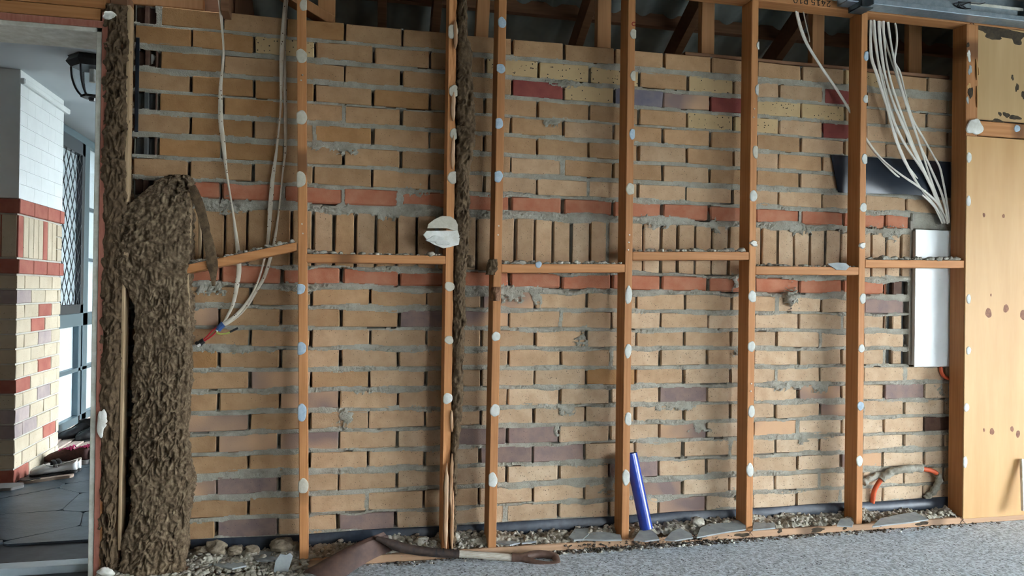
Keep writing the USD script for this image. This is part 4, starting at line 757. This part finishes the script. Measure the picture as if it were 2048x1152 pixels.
struct('wall_door', cat_([cbox(-3.3, -1.76, YF, .11, ZF-.1, 2.7, .001), cbox(-1.76, -.90, -.02, .11, 2.20, 2.7, .001), cbox(-.90, -.45, .065, .11, 2.14, 2.7, .001)]), 'pine_dark', 'wall around the doorway')
struct('brick_return', cbox(-.872, -.818, .0, .11, -.10, 2.14, .002), 'brick_clay_0', 'brick return beside the doorway')
PZ, PX, PY0, PY1 = -.12, -1.78, 1.65, 2.40
fl = thing('porch_floor', 'porch floor of dark stamped slate pavers', kind='structure')
obj('bed', cbox(-3.2, 1.5, .06, 5.2, PZ-.14, PZ-.010, .001), 'slate_joint', fl)
r2 = np.random.default_rng(12); pts = np.array([[-3.0+.42*i+r2.uniform(-.14,.14)+(.2 if j%2 else 0), .2+.33*j+r2.uniform(-.10,.10)] for i in range(9) for j in range(15)])
vor = Voronoi(np.vstack([pts, [[-9,2],[9,2],[0,-9],[0,14]]])); zone = sbox(-3.15, .5, .075, 5.1)
for i in range(len(pts)):
    reg = vor.regions[vor.point_region[i]]
    if -1 in reg or not reg: continue
    g = Polygon(vor.vertices[reg]).intersection(zone).buffer(-.03).buffer(.0278, quad_segs=2)
    if g.is_empty or g.area < .004 or g.geom_type != 'Polygon': continue
    if not (-2.3 < pts[i][0] < -.3): continue
    g = g.simplify(.003); m = trimesh.creation.extrude_polygon(g, .012, engine='earcut'); m.apply_translation([0,0,PZ-.012]); v = np.array(m.vertices); v[:,2] += .003*(v[:,0]-pts[i][0])*r2.uniform(-2,2)*(v[:,2] > PZ-.005)
    m.vertices = v; obj('slate_paver', m, 'slate', fl)
struct('ceiling_porch', cat_([cbox(-3.2, -.46, .112, 8.2, 2.25, 2.29, .001), cbox(-.46, 2.5, 1.31, 8.2, 2.25, 2.29, .001)]), 'ceiling_paint', 'blue grey painted porch ceiling, extended out of view to shade the porch')  # second slab is an unseen extension added to dim the porch
struct('ceiling_trim', cbox(-1.76, -.90, .112, .16, 2.055, 2.25, .002), 'door_frame', 'dark strip just outside the doorway head')
struct('wall_porch', cat_([cbox(2.2, 2.35, 1.31, 2.95, PZ-.1, 2.25, .001), cbox(2.2, 2.35, .125, 1.31, PZ-.1, 2.08, .001), cbox(-3.2, 3.2, 6.0, 6.15, PZ-.1, 2.25, .001), cbox(-3.3, -3.2, .112, 6.0, PZ-.1, 2.25, .001), cbox(2.2, 2.4, 2.8, 2.95, PZ-.1, 2.25, .001)]), 'wall_paint', 'unseen walls added around the porch to hold back its daylight')  # unseen walls put round the porch to cut the sky light reaching it
# brick pier with red bands and white painted top
pr = thing('porch_pier', 'porch pier of speckled cream bricks with two red bands and a white painted top', kind='structure')
obj('pier_core', cbox(-2.6, PX-.008, PY0+.008, PY1-.004, PZ-.1, 2.24, .001), 'pier_mortar', pr, label='pale mortar joints')
ptypes = [(at(*p, X=PX)[1:], t) for p, t in [((86,634),'pier_red'),((97,717),'pier_red'),((57,756),'pier_red'),((107,850),'pier_red'),((52,936),'pier_red'),((45,606),'pier_purple'),((79,663),'pier_purple'),((97,771),'pier_purple'),((55,816),'pier_purple'),((45,856),'pier_purple')]]
def pier_brick(y0, y1, z0, z1, m, face='side', x0=None, x1=None):
    b = cbox(PX-.10, PX, y0, y1, z0, z1, .003) if face == 'side' else cbox(x0, x1, PY0, PY0+.10, z0, z1, .003)
    v = np.array(b.vertices); v += nr.normal(0, .0007, v.shape); b.vertices = v; obj('brick', b, m, pr)
pz = PZ; rowz = []
while pz < 1.05: rowz.append((pz, pz+.076)); pz += .0858
for k, (z0, z1) in enumerate(rowz):
    e = [PY0] + [y for y in np.arange(PY0+(.115 if k%2 else .225), PY1-.03, .232)] + [PY1]
    for a, b in zip(e[:-1], e[1:]):
        t = 'pier_cream'
        for p, tt in ptypes:
            if a-.01 < p[0] < b+.01 and z0-.006 < p[1] < z1+.006: t = tt
        pier_brick(a+.004 if a > PY0 else a, b-.004, z0, z1, t)
    fx = [PX-.103-.24*j - (.0 if k%2 else .12) for j in range(3)]
    for j, xx in enumerate([PX-.105]+[PX-.105-.24*(j+1) for j in range(2)]): pier_brick(0, 0, z0, z1, 'pier_red' if (k in (2,7) and j == 0) else 'pier_cream', 'front', xx-.225, xx-.004)
zr2 = rowz[-1][1]+.010; BANDS = [(zr2, zr2+.082), (zr2+.345, zr2+.427)]
for z0, z1 in BANDS:
    for a in np.arange(PY0-.012, PY1-.05, .228): b_ = cbox(PX-.10, PX+.012, a+.002, min(a+.224, PY1+.01), z0, z1, .004); obj('brick', b_, 'pier_red', pr, label='red band brick')
    for x in (PX-.10, PX-.33, PX-.56): obj('brick', cbox(x-.226, x-.002, PY0-.012, PY0+.09, z0, z1, .004), 'pier_red', pr, label='red band brick')
for j, a in enumerate(np.arange(PY0+.004, PY1-.11, .0805)): obj('brick', cbox(PX-.10, PX, a, a+.0745, BANDS[0][1]+.012, BANDS[1][0]-.010, .003), 'pier_red' if j in (0,5) else 'pier_cream', pr, label='upright brick')
for k in range(3): pier_brick(PY1-.085, PY1, BANDS[0][1]+.012+.081*k, BANDS[0][1]+.088+.081*k, 'pier_cream')
for x in np.arange(PX-.50, PX-.02, .083): obj('brick', cbox(x, x+.076, PY0, PY0+.09, BANDS[0][1]+.012, BANDS[1][0]-.010, .003), 'pier_cream', pr, label='upright brick')
z = BANDS[1][1]+.004; k = 0
while z < 2.16:
    e = [PY0] + [y for y in np.arange(PY0+(.115 if k%2 else .235), PY1-.03, .235)] + [PY1]; z1 = min(z+.0838, 2.17)
    for a, b in zip(e[:-1], e[1:]): obj('painted_brick', cbox(PX-.1, PX, a+(.0004 if a > PY0 else 0), b-.0004, z, z1, .001), 'paint_white', pr)
    z += .0845; k += 1
obj('painted_front', cbox(-2.6, PX-.003, PY0-.001, PY0+.09, BANDS[1][1]+.004, 2.25, .002), 'paint_white', pr, label='white painted front of the pier'); obj('cap_moulding', cbox(PX-.1, PX+.022, PY0-.0, PY1+.06, 2.17, 2.205, .006), 'paint_white', pr, label='white moulding under the ceiling'); obj('pier_top', cbox(PX-.1, PX-.001, PY0+.002, PY1, 2.20, 2.25, .002), 'paint_white', pr)
# entry wall with security screen and glazing
XD = -1.95
struct('wall_entry', cat_([cbox(XD-.25, XD-.12, PY1, 6.0, PZ-.1, 2.25, .001), cbox(-3.2, -2.6, 1.0, 1.2, PZ, 2.25, .001)]), 'wall_paint', 'wall behind the glazed entry')
sd_ = thing('door_2', 'glazed entry screen with a black diamond grille in the upper left leaf', kind='structure', loc=(XD, 3.2, PZ))
Y0, Y1, Y2, Y3 = 2.55, 3.46, 3.58, 4.75; zt = 2.14; zm = at(150, 640, X=XD)[2]; zb0 = PZ+.12
def dbar(name, y0, y1, z0, z1, m='door_frame', x0=XD-.03, x1=XD+.012, label=None): obj(name, cbox(x0, x1, y0, y1, z0, z1, .003), m, sd_, label=label)
dbar('frame', Y0-.10, Y3, zt, zt+.06); dbar('frame', Y1, Y2, zb0-.05, zt); dbar('frame', Y0-.10, Y3, zb0-.06, zb0); dbar('mid_rail', Y0-.10, Y3, zm-.05, zm+.05); dbar('leaf_stile', Y1-.07, Y1, zm+.05, zt, 'door_black'); dbar('leaf_stile', Y0-.08, Y0, zm+.05, zt, 'door_black'); dbar('leaf_rail', Y0, Y1, zm+.05, zm+.12, 'door_black'); dbar('leaf_rail', Y0, Y1, zt-.10, zt, 'door_black')
for zz_ in (at(182, 420, X=XD)[2], at(182, 520, X=XD)[2]): dbar('glazing_bar', Y2, Y3, zz_-.012, zz_+.012)
zl = at(150, 740, X=XD)[2]; dbar('glazing_bar', Y0-.1, Y3, zl-.015, zl+.015); dbar('glazing_bar', Y1-.10, Y1-.04, zb0, zm-.05)
for a, b, c, d in ((Y0-.1, Y1-.1, zb0, zm-.05), (Y1, Y3, zb0, zm-.05), (Y2, Y3, zm+.05, zt), (Y0, Y1, zm+.05, zt)): obj('pane', cbox(XD-.024, XD-.018, a, b, c, d, .001), 'glass', sd_); obj('curtain', cbox(XD-.038, XD-.030, a, b, c, d, .001), 'curtain', sd_, label='pale panel behind the glass in place of reflected sky')
bars = []; gw, gh = .105, .078; zlo, zhi = zm+.12, zt-.10; H = zhi-zlo; W = Y1-.07-Y0
for s in (1, -1):
    k = -int(H/gh)-2
    while k < int(W/gw)+int(H/gh)+3:
        a0 = k*gw                                                    # the line y = a0 + s*(z)*gw/gh, clipped to the leaf
        ts = [t for t in np.linspace(0, H, 400) if 0 <= a0 + s*t*gw/gh/2*1.0 <= W]
        if len(ts) > 3:
            bars.append(obox((XD+.004+.004*s, Y0+a0+s*ts[0]*gw/gh/2, zlo+ts[0]), (XD+.004+.004*s, Y0+a0+s*ts[-1]*gw/gh/2, zlo+ts[-1]), .010, .004, (1,0,0), .0008))
        k += 1
obj('diamond_grille', cat_(bars), 'door_black', sd_, label='black diamond pattern security grille')
dk = thing('entry_deck', 'strip of pale timber deck boards under the glazed entry', 'deck', (XD+.1, 3.4, PZ))
for k in range(5): obj('deck_board', cbox(XD-.08+.075*k, XD-.012+.075*k, 2.46, 5.1, PZ-.002, PZ+.05-.008*k, .003), 'deck', dk)
# lantern
lp = at(186, 117, Z=2.25); ln = thing('porch_lantern', 'black six-sided porch lantern with clear glass panels', 'lantern', tuple(lp))
def hexring(r0, z0, r1, z1):
    a = np.linspace(0, 2*np.pi, 7)[:-1]+.2; v = np.vstack([np.c_[r0*np.cos(a), r0*np.sin(a), np.full(6, z0)], np.c_[r1*np.cos(a), r1*np.sin(a), np.full(6, z1)], [[0,0,z0],[0,0,z1]]])+lp
    f = [];
    for j in range(6): k = (j+1)%6; f += [[j,k,6+k],[j,6+k,6+j],[12,k,j],[13,6+j,6+k]]
    return trimesh.Trimesh(v, np.array(f), process=False)
obj('canopy', cat_([hexring(.115,-.006,.122,0), hexring(.130,-.030,.115,-.006), hexring(.105,-.058,.130,-.030)]), 'iron_black', ln)
curve = [(.103,-.058),(.100,-.10),(.088,-.15),(.064,-.195),(.050,-.208)]
for k in range(6):
    a = k*math.pi/3+.2; obj('rib', tube(resample([lp+[r*math.cos(a), r*math.sin(a), z_] for r, z_ in curve], 14), .0055, None, 6, (-math.sin(a), math.cos(a), 0)), 'iron_black', ln)
    b = a+math.pi/3; vv = np.array([[lp+np.array([r*.97*math.cos(q_), r*.97*math.sin(q_), z_]) for q_ in (a, b)] for r, z_ in curve]).reshape(-1,3); g_ = grid_faces(5, 2); obj('glass_panel', (np.vstack([vv, (vv-lp)*[.97,.97,1]+lp]), np.vstack([g_, g_[:, ::-1]+10])), 'glass', ln)
obj('base_ring', cat_([hexring(.056,-.216,.060,-.205), hexring(.015,-.232,.02,-.216)]), 'iron_black', ln); obj('lamp_holder', tube([lp+[0,0,-.06], lp+[0,0,-.13]], .016, None, 10, (1,0,0)), 'plaster', ln, label='white lamp holder')
# shoes on the porch
def upper(L, W, hts, opens, th=.004, pinch=.78):
    """A shoe upper along +x, toe at 0: rim heights and opening angles by length; outer and inner skin."""
    n, k = 28, 21; V = []
    for s in (1.0, .90):
        for i in range(n):
            t = i/(n-1); e = 1-t; w = W/2*math.sqrt(1-(1-min(1, t/.24))**2)*(1-.16*math.exp(-((t-.62)/.16)**2))*(math.cos(max(0,(t-.86)/.14)*math.pi/2)**.5 if t > .86 else 1)+.002
            h = np.interp(t, *zip(*hts)); al = np.interp(t, *zip(*opens)); th_ = np.linspace(-(math.pi-al), math.pi-al, k)
            y = w*s*np.sign(np.sin(th_))*np.abs(np.sin(th_))**pinch; zz = h*(1-np.cos(th_))/2*(s if s < 1 else 1) + (.002 if s < 1 else 0)
            V.append(np.c_[np.full(k, t*L if s == 1 else (.03+.94*t)*L), y, zz])
    v = np.vstack(V); f = grid_faces(n, k); N = n*k; F = [f, f[:, ::-1]+N]
    for i in range(n-1):
        for j in (0, k-1): a = i*k+j; F.append(np.array([[a, a+k, a+k+N], [a, a+k+N, a+N]]))
    for b in (0, (n-1)*k): F.append(np.array([[b+j, b+j+1, b+N+j+1] for j in range(k-1)] + [[b+j, b+N+j+1, b+N+j] for j in range(k-1)]))
    return v, np.vstack(F)
def outline(L, W, grow=0):
    t = np.linspace(0, 1, 26); w = W/2*np.sqrt(1-(1-np.minimum(1, t/.24))**2)*(1-.16*np.exp(-((t-.62)/.16)**2))*np.where(t > .86, np.cos(np.clip((t-.86)/.14, 0, 1)*np.pi/2)**.5, 1)+grow
    return Polygon(np.vstack([np.c_[t*L, w], np.c_[t*L, -w][::-1]])).buffer(.001)
def sole(L, W, h, grow=.003, z=0): m = trimesh.creation.extrude_polygon(outline(L, W, grow), h, engine='earcut'); m.apply_translation([0,0,z]); return m
def place(m, toe, ang, dz=0):
    v = np.array(m[0] if isinstance(m, tuple) else m.vertices); f = m[1] if isinstance(m, tuple) else m.faces; c, s = math.cos(ang), math.sin(ang)
    return trimesh.Trimesh(np.c_[v[:,0]*c-v[:,1]*s+toe[0], v[:,0]*s+v[:,1]*c+toe[1], v[:,2]+toe[2]+dz], f, process=False)
def lace_path(pts, toe, ang): c, s = math.cos(ang), math.sin(ang); return [np.array([x*c-y*s+toe[0], x*s+y*c+toe[1], z+toe[2]]) for x, y, z in pts]
tA, hA = at(40, 966, Z=PZ), at(158, 950, Z=PZ); angA = math.atan2(hA[1]-tA[1], hA[0]-tA[0]); LA = .27
ss = thing('sandal', 'flat tan sandal sole lying under the white shoe', 'sandal', tuple(tA)); obj('sole', place(sole(.275, .092, .016), tA, angA), 'sandal_tan', ss); obj('strap', place(sole(.10, .086, .004, .0, .016), tA, angA), 'leather_black', ss)
flat_h = [(0,.026),(.08,.044),(.3,.058),(.5,.056),(.8,.068),(1,.082)]; flat_o = [(0,.05),(.28,.12),(.36,.9),(.5,1.25),(.9,1.2),(1,.9)]
def flat_shoe(label, toe, ang, dz):
    s = thing('flat_shoe', label, 'shoe', tuple(toe)); obj('sole', place(sole(.25, .080, .012, .003), toe, ang, dz), 'rubber_black', s); up = obj('upper', place(upper(.25, .080, flat_h, flat_o), toe, ang, dz+.010), 'leather_white', s, smooth=60)
    obj('lining', place(sole(.20, .060, .022, 0, .016), toe+np.array([.03*math.cos(ang), .03*math.sin(ang), 0]), ang, dz), 'leather_black', up, label='black lining')
    p = lace_path([(.125,-.040,.050+dz),(.122,-.022,.078+dz),(.120,.0,.084+dz),(.122,.022,.078+dz),(.125,.040,.050+dz)], toe, ang); st = obj('strap', tube(resample(p, 16), .003, .011, 8, (math.cos(ang), math.sin(ang), 0)), 'leather_black', s, smooth=50, label='black instep strap')
    b = lace_path([(.127,-.042,.056+dz)], toe, ang)[0]; obj('buckle', cbox(b[0]-.009, b[0]+.009, b[1]-.004, b[1]+.004, b[2]-.008, b[2]+.008, .002), 'buckle', st); return s
tB = at(57, 962, Z=PZ)+np.array([.0,.015,0]); flat_shoe('white flat shoe with black strap, in front, on the tan sandal', tB, angA, .016)
tC = tB+np.array([-.005,.105,0]); flat_shoe('white and black flat shoe half hidden behind the front white shoe', tC, angA+.05, 0)
def sneaker(label, toe, ang, m='suede'):
    s = thing('sneaker', label, 'shoe', tuple(toe)); hs = [(0,.03),(.1,.05),(.35,.075),(.5,.09),(.7,.088),(1,.098)]; os_ = [(0,.02),(.32,.08),(.45,.5),(.6,.95),(1,.9)]
    obj('sole', place(sole(.26, .092, .026, .004), toe, ang), 'rubber_grey', s); up = obj('upper', place(upper(.255, .092, hs, os_), toe, ang, .02), m, s, smooth=60)
    for k in range(5):
        x = .085+.019*k; z = .094+.006*k; p = lace_path([(x-.008,-.030,z-.022),(x,-.012,z-.002),(x+.004,.012,z-.002),(x+.012,.030,z-.02)], toe, ang); obj('lace', tube(resample(p, 10), .0035, None, 6), 'lace_pink', up, smooth=50)
        p = lace_path([(x+.012,-.030,z-.02),(x+.004,-.012,z),(x,.012,z),(x-.008,.030,z-.022)], toe, ang); obj('lace', tube(resample(p, 10), .0035, None, 6), 'lace_pink', up, smooth=50)
tD = at(88, 931, Z=PZ); sneaker('dark sneaker with pink laces directly behind the white shoes', tD, .12)
sneaker('dark sneaker with bright pink laces, right of its pair beside the jamb', at(124, 926, Z=PZ), .05)
def boot(label, toe, ang, mir=1):
    s = thing('boot', label, 'boot', tuple(toe)); hs = [(0,.035),(.12,.06),(.4,.085),(.6,.12),(1,.12)]; obj('sole', place(sole(.29, .10, .028, .004), toe, ang), 'rubber_black', s); obj('upper', place(upper(.285, .10, hs, [(0,.02),(.5,.05),(.65,.6),(1,.6)]), toe, ang, .022), 'leather_black', s, smooth=60)
    c = lace_path([(.215,0,.09)], toe, ang)[0]; n = 20; a = np.linspace(0, 2*np.pi, n, endpoint=False); zs = np.linspace(0, .062, 6); R = [.052,.049,.047,.047,.049,.051]
    v = np.array([[c[0]+r*1.15*math.cos(q_), c[1]+r*.85*math.sin(q_), c[2]+z_] for r, z_ in zip(R, zs) for q_ in a]); f = []
    for i in range(5):
        for j in range(n): A, B = i*n+j, i*n+(j+1)%n; f += [[A,B,B+n],[A,B+n,A+n]]
    vi = (v-c)*[.93,.93,1]+c; f = np.array(f); sf = obj('shaft', (np.vstack([v, vi]), np.vstack([f, f[:, ::-1]+len(v)])), 'leather_black', s, smooth=60)
    obj('pull_tab', cbox(c[0]-.058, c[0]-.050, c[1]-.012, c[1]+.012, c[2]+.035, c[2]+.092, .002), 'leather_black', sf, label='pull tab'); obj('pull_tab', cbox(c[0]+.050, c[0]+.058, c[1]-.012, c[1]+.012, c[2]+.035, c[2]+.092, .002), 'tab_red' if mir > 0 else 'leather_black', sf, label='pull tab')
bt = at(113, 889, Z=PZ); boot('black elastic-sided boot nearest the pier, tabs up', bt, .75); boot('black elastic-sided boot beside the jamb, behind its pair', bt+np.array([.13,-.02,0]), .80, -1)
mt = at(2, 975, Z=PZ); obj('door_mat', trimesh.creation.extrude_polygon(Polygon([(mt[0]-.3,mt[1]-.10),(mt[0]+.07,mt[1]-.07),(mt[0]+.105,mt[1]-.02),(mt[0]+.09,mt[1]+.02),(mt[0]-.3,mt[1]+.03)]).buffer(.015), .016, engine='earcut').apply_translation([0,0,PZ]), 'rubber_grey', label='grey rounded mat at the foot of the pier, far left', cat='mat')
